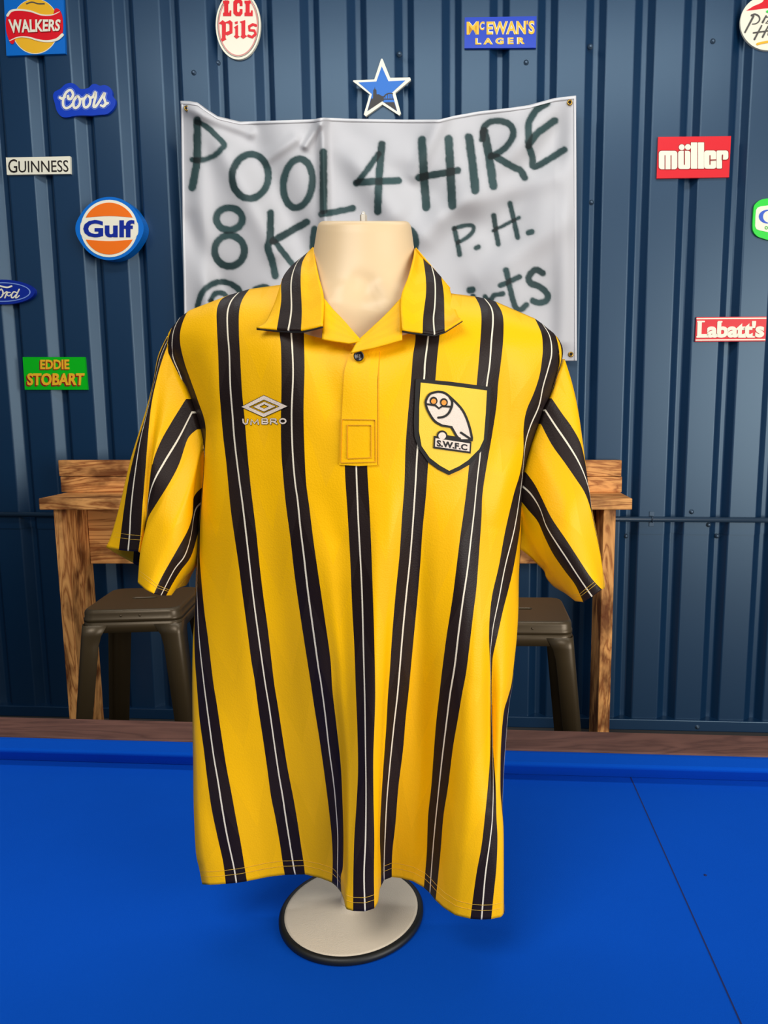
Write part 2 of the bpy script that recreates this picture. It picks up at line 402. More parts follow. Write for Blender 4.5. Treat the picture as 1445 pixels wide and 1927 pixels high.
# ------------------------------------------------------------------ banner
TOPE = [(340.5, 191), (356, 191.5), (372, 194), (390, 207), (410, 220), (452, 230), (489, 228.6), (545, 227), (594, 225), (609, 222), (650, 224), (700, 225), (760, 226), (826, 226), (854, 219), (901, 210.6), (960, 204), (995, 199), (1042, 186), (1064, 183), (1083.5, 181)]
def polyx(pl, x):
    return float(np.interp(x, [p[0] for p in pl], [p[1] for p in pl]))
def e8(cx, cy, rx, ry, rot=0, w=11): return (ell(cx, cy, rx, ry, 28, rot) , w, True)
PAINT = [
 ([(371, 226), (371, 299), (362, 353)], 12, 0), ([(370, 229), (387, 237), (405, 254), (422, 272), (415, 282), (402, 294), (377, 302), (362, 301)], 8.5, 0),
 e8(471, 332, 34, 41.5, 0.1), e8(560.5, 345, 27, 46, 0.12),
 ([(608.6, 286), (608.5, 397)], 11, 0), ([(605, 403), (632, 399), (664, 392)], 10, 0),
 ([(718.5, 272), (713, 338), (711, 398)], 11.5, 0), ([(712, 290), (692, 318), (673, 343)], 9, 0), ([(671, 344), (700, 342), (750, 340)], 11, 0),
 ([(794, 264), (797.6, 330), (802, 390)], 13, 0), ([(844, 262), (848, 330), (851, 387)], 13, 0), ([(788, 334), (861, 321)], 11, 0),
 ([(882, 259), (890.6, 321), (893.6, 358)], 13, 0),
 ([(911, 248), (920, 293), (924.7, 326), (928, 350)], 13, 0), ([(907, 262), (910.6, 240), (924.7, 229), (948, 229), (964, 241), (964, 260), (948, 281), (924, 295)], 10, 0),
 ([(934, 296), (964.7, 314), (979, 321), (987, 334)], 11, 0),
 ([(1030, 195), (1009, 208), (995, 232), (995, 257), (994, 272), (1002, 297), (1004.7, 314), (1033, 300), (1062, 282)], 10.5, 0), ([(994, 274), (1009, 253), (1028, 238), (1044, 227)], 11, 0),
 e8(431.7, 412, 24.5, 21, 0, 11), e8(432, 472, 28, 29, 0, 11),
 ([(509, 401), (508, 449), (504, 466), (512, 491), (518, 519)], 11, 0), ([(577, 418), (514, 454)], 11, 0), ([(517, 455), (552, 500)], 9, 0),
 ([(592, 431), (589, 466), (600, 500)], 10, 0), ([(600, 500), (640, 440)], 9, 0), ([(755, 428), (776, 435), (783, 458), (772, 485), (750, 498)], 10, 0), ([(752, 428), (752, 498)], 10, 0),
 ([(855, 430), (861, 457), (864.7, 479)], 8, 0), ([(854, 431), (873, 424.7), (889, 425), (890, 436), (877, 448), (861, 457)], 6.5, 0), ([(896, 467), (900, 465)], 8, 0),
 ([(929, 405), (933, 436), (937.6, 459)], 8, 0), ([(959.5, 383), (967, 415), (974, 447)], 8, 0), ([(928, 434), (960, 418), (977, 410)], 6, 0), ([(995, 438), (1001, 437)], 9, 0),
 ([(372, 600), (373, 572), (385, 545), (410, 531), (434, 534), (452, 549), (458, 575)], 9, 0), ([(396, 566), (405, 553), (422, 553), (430, 568)], 8, 0), ([(396, 566), (410, 580), (430, 568)], 8, 0),
 ([(480, 545), (500, 540), (520, 560)], 9, 0), ([(884, 546), (888, 545)], 11, 0), ([(890, 558), (896, 590)], 9, 0),
 ([(913, 559), (922, 575), (926, 600)], 8, 0), ([(922, 568), (930, 556), (946, 553)], 8, 0),
 ([(952, 508), (960, 545), (969, 577), (979, 583), (990, 574)], 9, 0), ([(942, 537), (977, 521)], 8.5, 0),
 ([(1021, 514), (1007, 508), (995, 521), (998, 533), (1016, 540), (1030, 554), (1028, 566), (1014, 570), (1003, 566)], 10, 0),
]
def segdist(X, Y, pts):
    d = np.full(X.shape, 1e9)
    for (a, b) in zip(pts[:-1], pts[1:]):
        ax, ay = a; bx, by = b; L = (bx - ax) ** 2 + (by - ay) ** 2 + 1e-9
        t = np.clip(((X - ax) * (bx - ax) + (Y - ay) * (by - ay)) / L, 0, 1)
        d = np.minimum(d, np.hypot(X - ax - t * (bx - ax), Y - ay - t * (by - ay)))
    return d
def make_banner():
    nx, ny = 380, 260
    gx = np.linspace(0, 1, nx); gy = np.linspace(0, 1, ny)
    X = np.zeros((ny, nx)); Y = np.zeros((ny, nx))
    for j, v in enumerate(gy):
        xl = 340.5 + 8 * v; xr = 1083.5 + 1.5 * v
        X[j] = xl + (xr - xl) * gx
        yb = 684 - 5 * gx
        yt = np.array([polyx(TOPE, xx) for xx in 340.5 + 743 * gx])
        Y[j] = yt + (yb - yt) * v
    d = np.zeros((ny, nx))
    # soft folds: (x0,y0)->(x1,y1), width, height
    for (x0, y0, x1, y1, wd, h) in ((372, 196, 520, 470, 26, .012), (345, 200, 470, 250, 12, .010), (606, 222, 612, 420, 9, .016), (606, 222, 740, 400, 30, .012),
                                    (575, 275, 600, 235, 7, .010), (555, 262, 500, 300, 12, .007), (1060, 190, 800, 440, 30, .014), (1075, 200, 880, 560, 34, -.012), (1080, 190, 1060, 640, 20, .012),
                                    (360, 210, 400, 640, 22, .012), (830, 225, 780, 330, 16, .008), (620, 240, 900, 430, 30, -.008), (470, 250, 600, 520, 30, -.012),
                                    (350, 420, 460, 620, 24, -.012), (830, 400, 1040, 330, 26, .010), (900, 520, 1060, 420, 28, .008), (680, 300, 760, 300, 30, .006)):
        dist = segdist(X, Y, [(x0, y0), (x1, y1)]); d += h * np.exp(-(dist / wd) ** 2)
    d += 0.004 * np.sin(X / 47.0 + Y / 80.0) + 0.003 * np.sin(X / 23.0 - Y / 60.0 + 1)
    d -= 0.0
    edge = np.minimum(np.minimum(X - X[:, :1], X[:, -1:] - X) / 40, 1)
    d *= (0.5 + 0.5 * edge) * 3.0
    d = d - min(0.0, d.min()) * 1.0 - 0.012
    d = np.maximum(d, -0.012)
    paint = np.zeros((ny, nx)); over = np.zeros((ny, nx))
    rs = np.random.RandomState(3)
    nz = rs.rand(ny, nx); sm = nz.copy()
    for _ in range(3): sm = (sm + np.roll(sm, 1, 0) + np.roll(sm, -1, 0) + np.roll(sm, 1, 1) + np.roll(sm, -1, 1)) / 5
    sm = (sm - sm.mean()) / sm.std()
    lay = np.zeros((ny, nx))
    for pts, wdt, closed in PAINT:
        P = catmull(pts, 4, bool(closed))
        if closed: P = P + [P[0]]
        dist = segdist(X, Y, P) + sm * 0.3; wdt = wdt * 1.28
        a = np.clip(0.5 - (dist - wdt / 2) / 2.6, 0, 1)
        haze = 0.16 * np.exp(-np.maximum(dist - wdt / 2, 0) / 5.0) * (0.7 + 0.6 * nz)
        paint = np.maximum(paint, np.maximum(a, haze)); lay += a
    verts = []
    for j in range(ny):
        for i in range(nx): verts.append(wallpt(X[j, i], Y[j, i], 0.022 + d[j, i]))
    faces = [(j * nx + i, j * nx + i + 1, (j + 1) * nx + i + 1, (j + 1) * nx + i) for j in range(ny - 1) for i in range(nx - 1)]
    m = D.materials.new('banner_cloth'); m.use_nodes = True; nt = m.node_tree; b = nt.nodes['Principled BSDF']
    b.inputs['Roughness'].default_value = 0.6; b.inputs['Specular IOR Level'].default_value = 0.3
    at = nt.nodes.new('ShaderNodeAttribute'); at.attribute_name = 'paint'
    at2 = nt.nodes.new('ShaderNodeAttribute'); at2.attribute_name = 'coats'
    pc = mixc(nt, at2.outputs['Fac'], lin((58, 84, 84)), lin((22, 32, 32)))
    nt.links.new(mixc(nt, at.outputs['Fac'], lin((203, 201, 202)), pc), b.inputs['Base Color'])
    ban = thing('cloth_banner', 'white cloth banner with dark sprayed writing hung on the blue wall', 'banner', tuple(wallpt(712, 430, 0.02)))
    o = mobj('cloth', verts, faces, m, ban, smooth=True)
    a1 = o.data.attributes.new('paint', 'FLOAT', 'POINT'); a1.data.foreach_set('value', paint.ravel().astype(np.float32))
    co = np.clip((lay - 1.0) * 0.7 + 0.35 + 0.25 * np.sin(X / 31.0) * np.cos(Y / 27.0), 0, 1)
    a2 = o.data.attributes.new('coats', 'FLOAT', 'POINT'); a2.data.foreach_set('value', co.ravel().astype(np.float32))
    md = o.modifiers.new('solid', 'SOLIDIFY'); md.thickness = 0.001
    P = lambda j, i: Vector(verts[j * nx + i])
    white = mat('banner_hem', (226, 224, 224), rough=0.6)
    def strip(idx_a, idx_b, nm):
        vs = [p + WN * 0.0035 for p in idx_a] + [p + WN * 0.0035 for p in idx_b]; n = len(idx_a)
        q = mobj(nm, vs, [(i, i + 1, n + i + 1, n + i) for i in range(n - 1)], white, ban, smooth=True)
        mm = q.modifiers.new('s', 'SOLIDIFY'); mm.thickness = 0.002
    strip([P(0, i) for i in range(nx)], [P(3, i) for i in range(nx)], 'hem')
    strip([P(j, nx - 1) for j in range(ny)], [P(j, nx - 3) for j in range(ny)], 'hem')
    strip([P(j, 0) for j in range(ny)], [P(j, 2) for j in range(ny)], 'hem')
    Rm = Matrix((WU, Vector((0, 0, 1)), WN)).transposed()
    for (x, y) in ((351.5, 204), (1072, 193), (1074, 667)):
        j = np.unravel_index(np.argmin((X - x) ** 2 + (Y - y) ** 2), X.shape)
        c = wallpt(x, y, 0.022 + d[j] + 0.003)
        g = lathe('grommet', [(0.006, 0), (0.006, 0.003), (0.0075, 0.005), (0.011, 0.003), (0.012, 0.0)], c, BRASS, ban, n=20, axis=Rm)
        lathe('fixing', [(0.005, -0.02), (0.005, 0.002), (0.003, 0.003)], c, BLACK, g, n=10, axis=Rm)
    return ban
make_banner()

# ------------------------------------------------------------------ wall signs
def sign(name, label, pts, m, thick=0.012):
    cx = sum(p[0] for p in pts) / len(pts); cy = sum(p[1] for p in pts) / len(pts)
    t = thing(name, label, 'sign', tuple(wallpt(cx, cy, 0)), group=None)
    sh = Sh().poly(pts); sh.build('plate', m, t, wallmap, thick, 0.0003)
    lev = [thick]
    def add(nm, s, mm, h=0.0015):
        b = lev[0]; s.build(nm, mm, t, wallmap, b + h, b - 0.0005); lev[0] = b + h * 0.6
    t_add = add
    return t, t_add
# crisp sign
K = 9.633
t, add = sign('crisps_sign', 'square blue sign with yellow disc and red band, top left of the wall', [(6.9, -9), (119.6, -9), (123, 100.7), (12, 105)], SKYB)
add('disc_rim', Sh().poly(ell(66, 49.5, 45, 52.2, 48)), IVORY); add('disc', Sh().poly(ell(66, 49, 44, 51, 48)), YELP)
add('squiggle', Sh().stroke([(50, 7), (60, 4), (72, 7), (83, 7)], 2.5), GREYP)
red = catmull([(12, 33), (16, 26), (24, 21), (36, 20.5), (57, 23), (78, 29), (98, 29), (103, 17), (108, 16), (113, 20), (117, 31), (118.5, 50), (116.5, 64), (109, 72), (88, 76), (67, 72.5), (46, 69), (30, 72), (25, 82), (19, 80), (12.5, 62), (10.8, 45)], 4, True)
add('band', Sh().poly(red), RED)
add('swoosh', Sh().stroke([(14, 29), (21, 20.5), (36, 18.5), (57, 21), (78, 28), (98, 28), (111.6, 22)], 4.6, 1.2), IVORY)
add('swoosh', Sh().stroke([(18, 76.5), (34, 70), (52, 70), (72, 75.5), (90, 77.5), (107, 74), (117, 65.5)], 1.2, 5.5), IVORY)
wq = [(15.2, 36.2), (114.5, 36.2), (112, 58.2), (19, 62.5)]
add('lettering_shade', Sh().text('WALKERS', wq, 0.03, dx=1, dy=1.2), DRED); add('lettering', Sh().text('WALKERS', wq, 0.03), IVORY)
# coors
out = catmull(cr([(100, 430), (130, 340), (240, 280), (340, 190), (450, 165), (540, 200), (620, 275), (700, 280), (790, 260), (850, 200), (930, 185), (1010, 220), (1100, 205), (1200, 250), (1250, 340), (1255, 420), (1310, 490), (1310, 580), (1260, 680), (1150, 770), (1000, 785), (850, 800), (640, 795), (500, 810), (350, 835), (250, 810), (170, 700), (135, 560)], 90, 140, 10.32), 3, True)
t, add = sign('script_sign', 'cloud-shaped royal blue sign with white script lettering below the square blue sign', out, BLUE)
st = [cr(p, 90, 140, 10.32) for p in (
 [(235, 450), (275, 470), (330, 440)],
 [(390, 420), (400, 470), (450, 470), (490, 400), (465, 325), (420, 305), (350, 360), (300, 480), (300, 600), (350, 655), (430, 625), (490, 560)],
 [(560, 430), (500, 520), (500, 620), (545, 650), (610, 590), (625, 500), (590, 430), (560, 430)],
 [(620, 490), (680, 470)],
 [(760, 410), (695, 500), (700, 610), (745, 640), (810, 580), (825, 480), (790, 420), (760, 410)],
 [(820, 460), (880, 430), (920, 345), (925, 430), (895, 560), (890, 625), (930, 620), (990, 540), (1100, 360), (1090, 450), (1120, 560), (1085, 620), (1030, 600)],
 [(1100, 590), (1165, 555)])]
def strokes(w, w1=None):
    s = Sh()
    for p in st: s.stroke(p, w, w1)
    return s
add('lettering_outline', strokes(9.2), LBLU, 0.001); add('lettering_gap', strokes(7.6), BLUE, 0.001); add('lettering', strokes(5.2, 4.6), IVORY, 0.001)
# guinness
t, add = sign('stout_sign', 'narrow white sign with black capital letters, left of the banner', [(11, 296.5), (131.8, 294), (132.7, 327), (13, 329)], IVORY)
add('lettering', Sh().text('G', [(15, 299.8), (32, 299.3), (32.3, 325), (15.6, 325.2)], 0.0).text('UINNESS', [(34.4, 303), (128, 301.2), (128.8, 323.2), (35, 324.6)], 0.0), DRK)
# gulf
out = []
for k in range(72):
    a = 2 * math.pi * k / 72; r = 59.5 + 4.8 * max(0, math.cos(a)) ** 14 * 1.0 + 4.8 * max(0, -math.cos(a)) ** 14
    out.append((206 + r * math.cos(a), 430 + r * math.sin(a) * 1.0))
t, add = sign('round_fuel_sign', 'thick round blue sign with orange face and blue lettering on a white band', out, SKYB, 0.05)
add('face', Sh().poly(ell(205.3, 430, 53.5, 54, 56)), IVORY)
add('face_band', Sh().poly(rrect(151, 412, 260, 449, 13)), IVORY, 0.0012)
def cap(sgn):
    pts = []
    for k in range(25):
        a = math.radians(25 + 130 * k / 24); pts.append((205.3 + 48.7 * math.cos(a), 430 - sgn * 48.7 * math.sin(a)))
    y0 = pts[-1][1]
    for k in range(1, 10):
        f = k / 10; pts.append((pts[24][0] + (pts[0][0] - pts[24][0]) * f, y0 - sgn * 3.0 * math.sin(math.pi * f)))
    return pts
add('orange_panel', Sh().poly(cap(1)), ORG); add('orange_panel', Sh().poly(cap(-1)), ORG, 0.001)
add('lettering', Sh().text('Gulf', [(156.5, 413.8), (252.5, 414), (252.5, 446.8), (156.5, 446.5)], 0.032), CBLU)
# lcl pils
KS = (395, 0, 13.76)
t, add = sign('oval_beer_sign', 'white upright oval sign with red lettering above the left end of the banner', ell(448, 47, 42.2, 65, 56), IVORY)
add('ring', Sh().poly(ell(448, 47, 39, 60.5, 56), [ell(448, 47, 38.2, 59.6, 56)]), GREYP, 0.001)
add('ring', Sh().poly(ell(448, 47, 37.6, 58.5, 56), [ell(448, 47, 35.4, 56.4, 56)]), PINK, 0.001)
def slabL(x0, x1, y0, y1):
    w = x1 - x0
    return [(x0, y0), (x0 + w * .75, y0), (x0 + w * .75, y0 + 5), (x0 + w * .62, y0 + 6), (x0 + w * .62, y1 - 6), (x0 + w * .78, y1 - 6.5), (x0 + w * .82, y1 - 10.5), (x1, y1 - 10.5), (x1, y1), (x0, y1), (x0, y1 - 6), (x0 + w * .13, y1 - 6.5), (x0 + w * .13, y0 + 6), (x0, y0 + 5)]
s = Sh().poly(slabL(419.7, 435, 1, 30)).poly(slabL(460, 475.3, 1, 30))
s.poly([(456, 11), (451, 11), (451, 7), (448.5, 4.5), (446, 7), (446, 21), (448.5, 23.5), (451, 21), (451, 17), (456, 17), (456, 25), (452, 30), (444, 30), (439, 25), (439, 3), (444, -2), (452, -2), (456, 2)])
s.poly(cr([(230, 600), (330, 520), (400, 575), (520, 520), (580, 570), (580, 850), (450, 915), (400, 890), (400, 985), (425, 1010), (320, 1070), (270, 1020), (310, 990), (310, 640)], *KS), [cr([(408, 600), (470, 600), (505, 640), (505, 800), (440, 820), (408, 830)], *KS)])
s.poly(cr([(620, 710), (690, 660), (725, 640), (725, 920), (770, 940), (690, 1000), (615, 940), (655, 910), (655, 740)], *KS)).poly(cr([(640, 570), (720, 545), (710, 610), (650, 620)], *KS))
s.poly(cr([(770, 560), (910, 520), (910, 900), (960, 930), (860, 1000), (790, 950), (815, 910), (815, 600)], *KS))
s.stroke(cr([(1185, 655), (1110, 630), (1015, 680), (1020, 780), (1150, 790), (1180, 880), (1090, 960), (1000, 925)], *KS), 5, smooth=False)
add('lettering', s, RED)
# star
KS = (650, 100, 10.32)
t, add = sign('star_sign', 'blue five-pointed star sign with white border and dark skyline', cr([(690, 115), (705, 104), (722, 115), (868, 478), (1255, 472), (1270, 520), (968, 770), (1076, 1170), (1045, 1210), (715, 998), (395, 1228), (355, 1190), (470, 800), (143, 545), (155, 528), (560, 510)], *KS), IVORY)
add('face', Sh().poly(cr([(705, 255), (835, 545), (1160, 530), (905, 765), (1005, 1130), (710, 930), (425, 1125), (515, 795), (250, 570), (600, 550)], *KS)), SKYB)
s = Sh().poly(cr([(430, 1118), (500, 880), (535, 880), (540, 712), (560, 700), (568, 650), (578, 700), (600, 712), (605, 800), (650, 798), (700, 830), (740, 835), (748, 925), (710, 930)], *KS)).poly(cr([(750, 955), (945, 950), (1000, 1120)], *KS))
s.stroke(cr([(742, 850), (800, 795), (870, 778), (912, 785)], *KS), 2.2).stroke(cr([(742, 892), (932, 892)], *KS), 1.6)
for x in (770, 820, 865, 905): s.stroke(cr([(x, 800), (x, 890)], *KS), 0.9)
add('skyline', s, DRK)
# pizza
KS = (1370, 0, 17.52)
t, add = sign('round_pizza_sign', 'round white sign with red hat and grey script, top right corner', ell(1444, 43, 51.3, 51.6, 56), IVORY)
add('hat', Sh().poly(cr([(600, 350), (840, 200), (1060, 110), (1140, 60), (1180, -10), (1400, -60), (1600, -10), (1700, 200), (1500, 255), (1200, 275), (840, 325)], *KS)), RED)
s = Sh().stroke(cr([(840, 530), (560, 1060)], *KS), 3.6, 3).stroke(cr([(775, 505), (880, 465), (1000, 520), (1045, 620), (1000, 720), (900, 780), (800, 790)], *KS), 3.4, 1.5)
s.stroke(cr([(1255, 520), (1140, 730)], *KS), 2.5, 3.5).stroke(cr([(1250, 560), (1420, 560), (1250, 765), (1430, 765)], *KS), 2.6, smooth=False)
s.stroke(cr([(1110, 840), (870, 1290)], *KS), 2.4, 3.4).stroke(cr([(1330, 850), (1140, 1215)], *KS), 2.4, 3.4).stroke(cr([(840, 1080), (1340, 1010)], *KS), 2.8, 2.2)
s.stroke(cr([(1370, 1000), (1330, 1150), (1440, 1150), (1480, 1000)], *KS), 2.6)
add('lettering', s, GREYP); add('underline', Sh().stroke(cr([(965, 1450), (1150, 1400), (1500, 1350)], *KS), 4), YELP); add('dot', Sh().poly(ell(1444.5, 21.5, 2.6, 2.2, 14)), LGRN)
# muller
KS = (1225, 245, 9.03)
t, add = sign('dairy_sign', 'red rectangular sign with cream chunky rounded lower-case letters right of the banner', [(1238.3, 257.7), (1375.6, 256), (1371.7, 333.6), (1235.5, 335.8)], RED)
def mul(g):
    s = Sh(); q = lambda x0, y0, x1, y1, r: s.poly(cr(rrect(x0 - g, y0 - g, x1 + g, y1 + g, r), *KS))
    q(133, 350, 445, 663, 45); q(460, 350, 668, 660, 40); q(678, 208, 785, 655, 8); q(797, 208, 900, 655, 8); q(903, 345, 1105, 655, 42); q(1113, 345, 1205, 652, 20); q(1140, 345, 1312, 500, 40)
    s.poly(cr(ell(522, 290, 50 + g, 50 + g, 24), *KS)); s.poly(cr(ell(627, 286, 50 + g, 50 + g, 24), *KS)); return s
add('lettering_outline', mul(9), DRED, 0.001); add('lettering', mul(0), IVORY, 0.0012)
for p in ([(237, 430), (237, 663)], [(340, 430), (340, 663)], [(568, 352), (568, 580)], [(1003, 430), (1003, 578)], [(1003, 507), (1105, 503)], [(1217, 420), (1212, 500)]): add('letter_slit', Sh().stroke(cr(p, *KS), 1.7), DRED, 0.0012)
# C sign
KS = (1395, 360, 19.27)
t, add = sign('green_sign', 'rounded green and white sign cut off by the right edge, blue letter C', catmull(cr([(1700, 240), (1300, 240), (960, 260), (720, 300), (560, 400), (460, 540), (430, 800), (405, 1250), (440, 1470), (580, 1630), (760, 1700), (960, 1760), (1300, 1820), (1700, 1860)], *KS), 3), LGRN)
add('panel', Sh().poly(cr([(1650, 490), (960, 510), (700, 545), (590, 590), (530, 680), (510, 900), (497, 1260), (545, 1370), (640, 1410), (960, 1480), (1650, 1600)], *KS)), IVORY)
a1 = [(960 + 330 * math.cos(a), 918 - 252 * math.sin(a)) for a in np.linspace(math.radians(60), math.radians(300), 26)]
a2 = [(1000 + 215 * math.cos(a), 918 - 215 * math.sin(a)) for a in np.linspace(math.radians(285), math.radians(75), 22)]
add('lettering', Sh().poly(cr(a1 + a2, *KS)), MBLU); add('small_letter', Sh().poly(ell(1442, 428.5, 3, 3.2, 18), [ell(1442, 428.5, 1.7, 1.9, 18)]), GRN)
# labatt's
t, add = sign('red_lager_sign', 'long red sign with cream lettering between two pale lines, near the right edge', [(1310.6, 596.6), (1442.4, 595.6), (1440.3, 642), (1308, 643)], RED)
add('line', Sh().stroke([(1311.5, 599.8), (1441, 598.8)], 2.4), IVORY); add('line', Sh().stroke([(1309.5, 640), (1439, 639)], 2.4), IVORY, 0.001)
lq = [(1312.6, 604.4), (1439, 604.0), (1437.5, 635), (1311.6, 635.8)]
s = Sh().text("Labatt's", lq, 0.045, 0.97)
for (x, y, wdt) in ((1313, 605, 12), (1311.5, 634, 14), (1352, 605.5, 6), (1390, 634, 12), (1407, 634, 12)): s.stroke([(x, y), (x + wdt, y)], 3)
add('lettering', s, IVORY)
# eddie stobart
t, add = sign('green_haulage_sign', 'green rectangular sign with two lines of yellow lettering shaded red', [(42.5, 672), (159.3, 672), (164.4, 733.4), (46.7, 733.4)], GRN)
e1 = [(75.7, 677), (129.9, 676.6), (130.4, 694.8), (75.7, 694.8)]; e2 = [(51, 702.2), (159, 702), (157.5, 725.2), (51, 725.4)]
for k in range(3): add('lettering_shade', Sh().text('EDDIE', e1, 0.03, dx=-1.0 * (k * .5 + .8), dy=1.0 * (k * .5 + .8)).text('STOBART', e2, 0.035, dx=-1.2 * (k * .6 + .8), dy=1.2 * (k * .5 + .8)), DRED, 0.0006)
add('lettering', Sh().text('EDDIE', e1, 0.03).text('STOBART', e2, 0.035), YELP)
# mcewans
t, add = sign('blue_lager_sign', 'wide blue rectangular sign with two lines of yellow capitals above the banner', [(874.4, 32.7), (1009.5, 30.5), (1008.4, 89.8), (873.8, 90.9)], BLUE)
def mce(off, dx=0, dy=0):
    s = Sh().text('M', [(878, 41), (901, 40), (901, 64.8), (878, 65)], off, dx=dx, dy=dy).text('C', [(902.5, 41), (912, 40), (911, 56.5), (902, 57)], off, dx=dx, dy=dy)
    s.text('EWAN', [(915.5, 40.5), (990, 39), (989.5, 64.5), (915.5, 65)], off, dx=dx, dy=dy).text("'", [(991, 39), (994, 38.8), (993, 46), (990.5, 46)], off, dx=dx, dy=dy).text('S', [(994.5, 39), (1006, 38.6), (1006, 64.2), (994.5, 64.5)], off, dx=dx, dy=dy)
    s.text('LAGER', [(894.3, 71.6), (987.6, 70), (987.6, 82.8), (894.3, 84)], off + 0.01, 1.6, dx=dx, dy=dy); return s
add('lettering_edge', mce(0.045), IVORY, 0.0012); add('lettering', mce(0.015), YELP, 0.0012)
# ford
KS = (0, 515, 18.06)
t, add = sign('blue_oval_sign', 'blue oval sign with white ring and script, at the left edge', ell(4, 549.6, 61, 23.4, 56), CBLU, 0.02)
add('ring', Sh().poly(ell(4, 549.6, 53.2, 18.4, 56), [ell(4, 549.6, 51.2, 16.6, 56)]), LBLU)
s = Sh().stroke(cr([(-420, 480), (-300, 420), (-100, 400), (80, 440), (250, 465), (385, 425)], *KS), 2.5, 3.2).stroke(cr([(-120, 430), (-260, 700), (-420, 820)], *KS), 2.6).stroke(cr([(-330, 610), (-120, 600)], *KS), 2)
s.stroke(cr([(40, 520), (-60, 620), (-70, 760), (10, 810), (90, 720), (90, 600), (40, 520)], *KS), 2.2)
s.stroke(cr([(70, 720), (210, 620), (230, 640), (160, 820)], *KS), 2.2).stroke(cr([(190, 740), (270, 640), (340, 640)], *KS), 2).stroke(cr([(220, 700), (300, 760), (370, 700)], *KS), 1.8)
s.stroke(cr([(560, 640), (460, 620), (390, 720), (390, 810), (450, 810), (540, 720)], *KS), 2.2).stroke(cr([(650, 530), (560, 720), (530, 820), (580, 810), (650, 745)], *KS), 2.4, 1.8)
add('lettering', s, IVORY)

# ------------------------------------------------------------------ bar table
zb = 1.5 - 3.05 * math.tan(math.radians(8 - 1.05))
bar = thing('bar_table', 'tall scorched pine bar table against the blue wall behind the shirt', 'table', (-0.45, 3.15, 0))
def pX(px, py, Y): return atY(px, py, Y).x
xl, xr = pX(72, 938, 3.05), pX(1190, 938, 3.05)
box('table_top', ((xl + xr) / 2, 3.115, zb - 0.024), (xr - xl, 0.13, 0.048), PINE, bar, 0.004)
box('table_top', ((xl + xr) / 2, 3.246, zb - 0.024), (xr - xl, 0.13, 0.048), PINE, bar, 0.004)
bl, br = pX(115, 870, 3.29), pX(1170, 868, 3.29)
z1 = atY(115, 897, 3.275).z; z2 = atY(115, 866, 3.275).z
box('backboard', ((bl + br) / 2, 3.29, (zb + z1) / 2 + 0.0005), (br - bl, 0.035, z1 - zb), PINE, bar, 0.003)
box('backboard', ((bl + br) / 2 - .004, 3.289, (z2 + z1) / 2 + 0.001), (br - bl, 0.035, z2 - z1 - 0.002), PINE, bar, 0.003)
za = atY(300, 1060, 3.26).z
lx0 = pX(100, 960, 3.08); rx1 = pX(1159, 960, 3.08)
box('apron', ((lx0 + rx1) / 2, 3.268, (za + zb - 0.05) / 2), (rx1 - lx0 - 0.11, 0.03, zb - 0.05 - za), PINE, bar, 0.002)
for x in (lx0 + 0.026, rx1 - 0.026):
    box('leg', (x, 3.13, (zb - 0.05) / 2), (0.052, 0.10, zb - 0.05), PINEZ, bar, 0.003)
    box('leg', (x, 3.232, (zb - 0.05) / 2), (0.052, 0.10, zb - 0.05), PINEZ, bar, 0.003)
None and box('stretcher', ((lx0 + rx1) / 2, 3.26, 0.16), (rx1 - lx0 - 0.11, 0.03, 0.09), PINE, bar, 0.002)

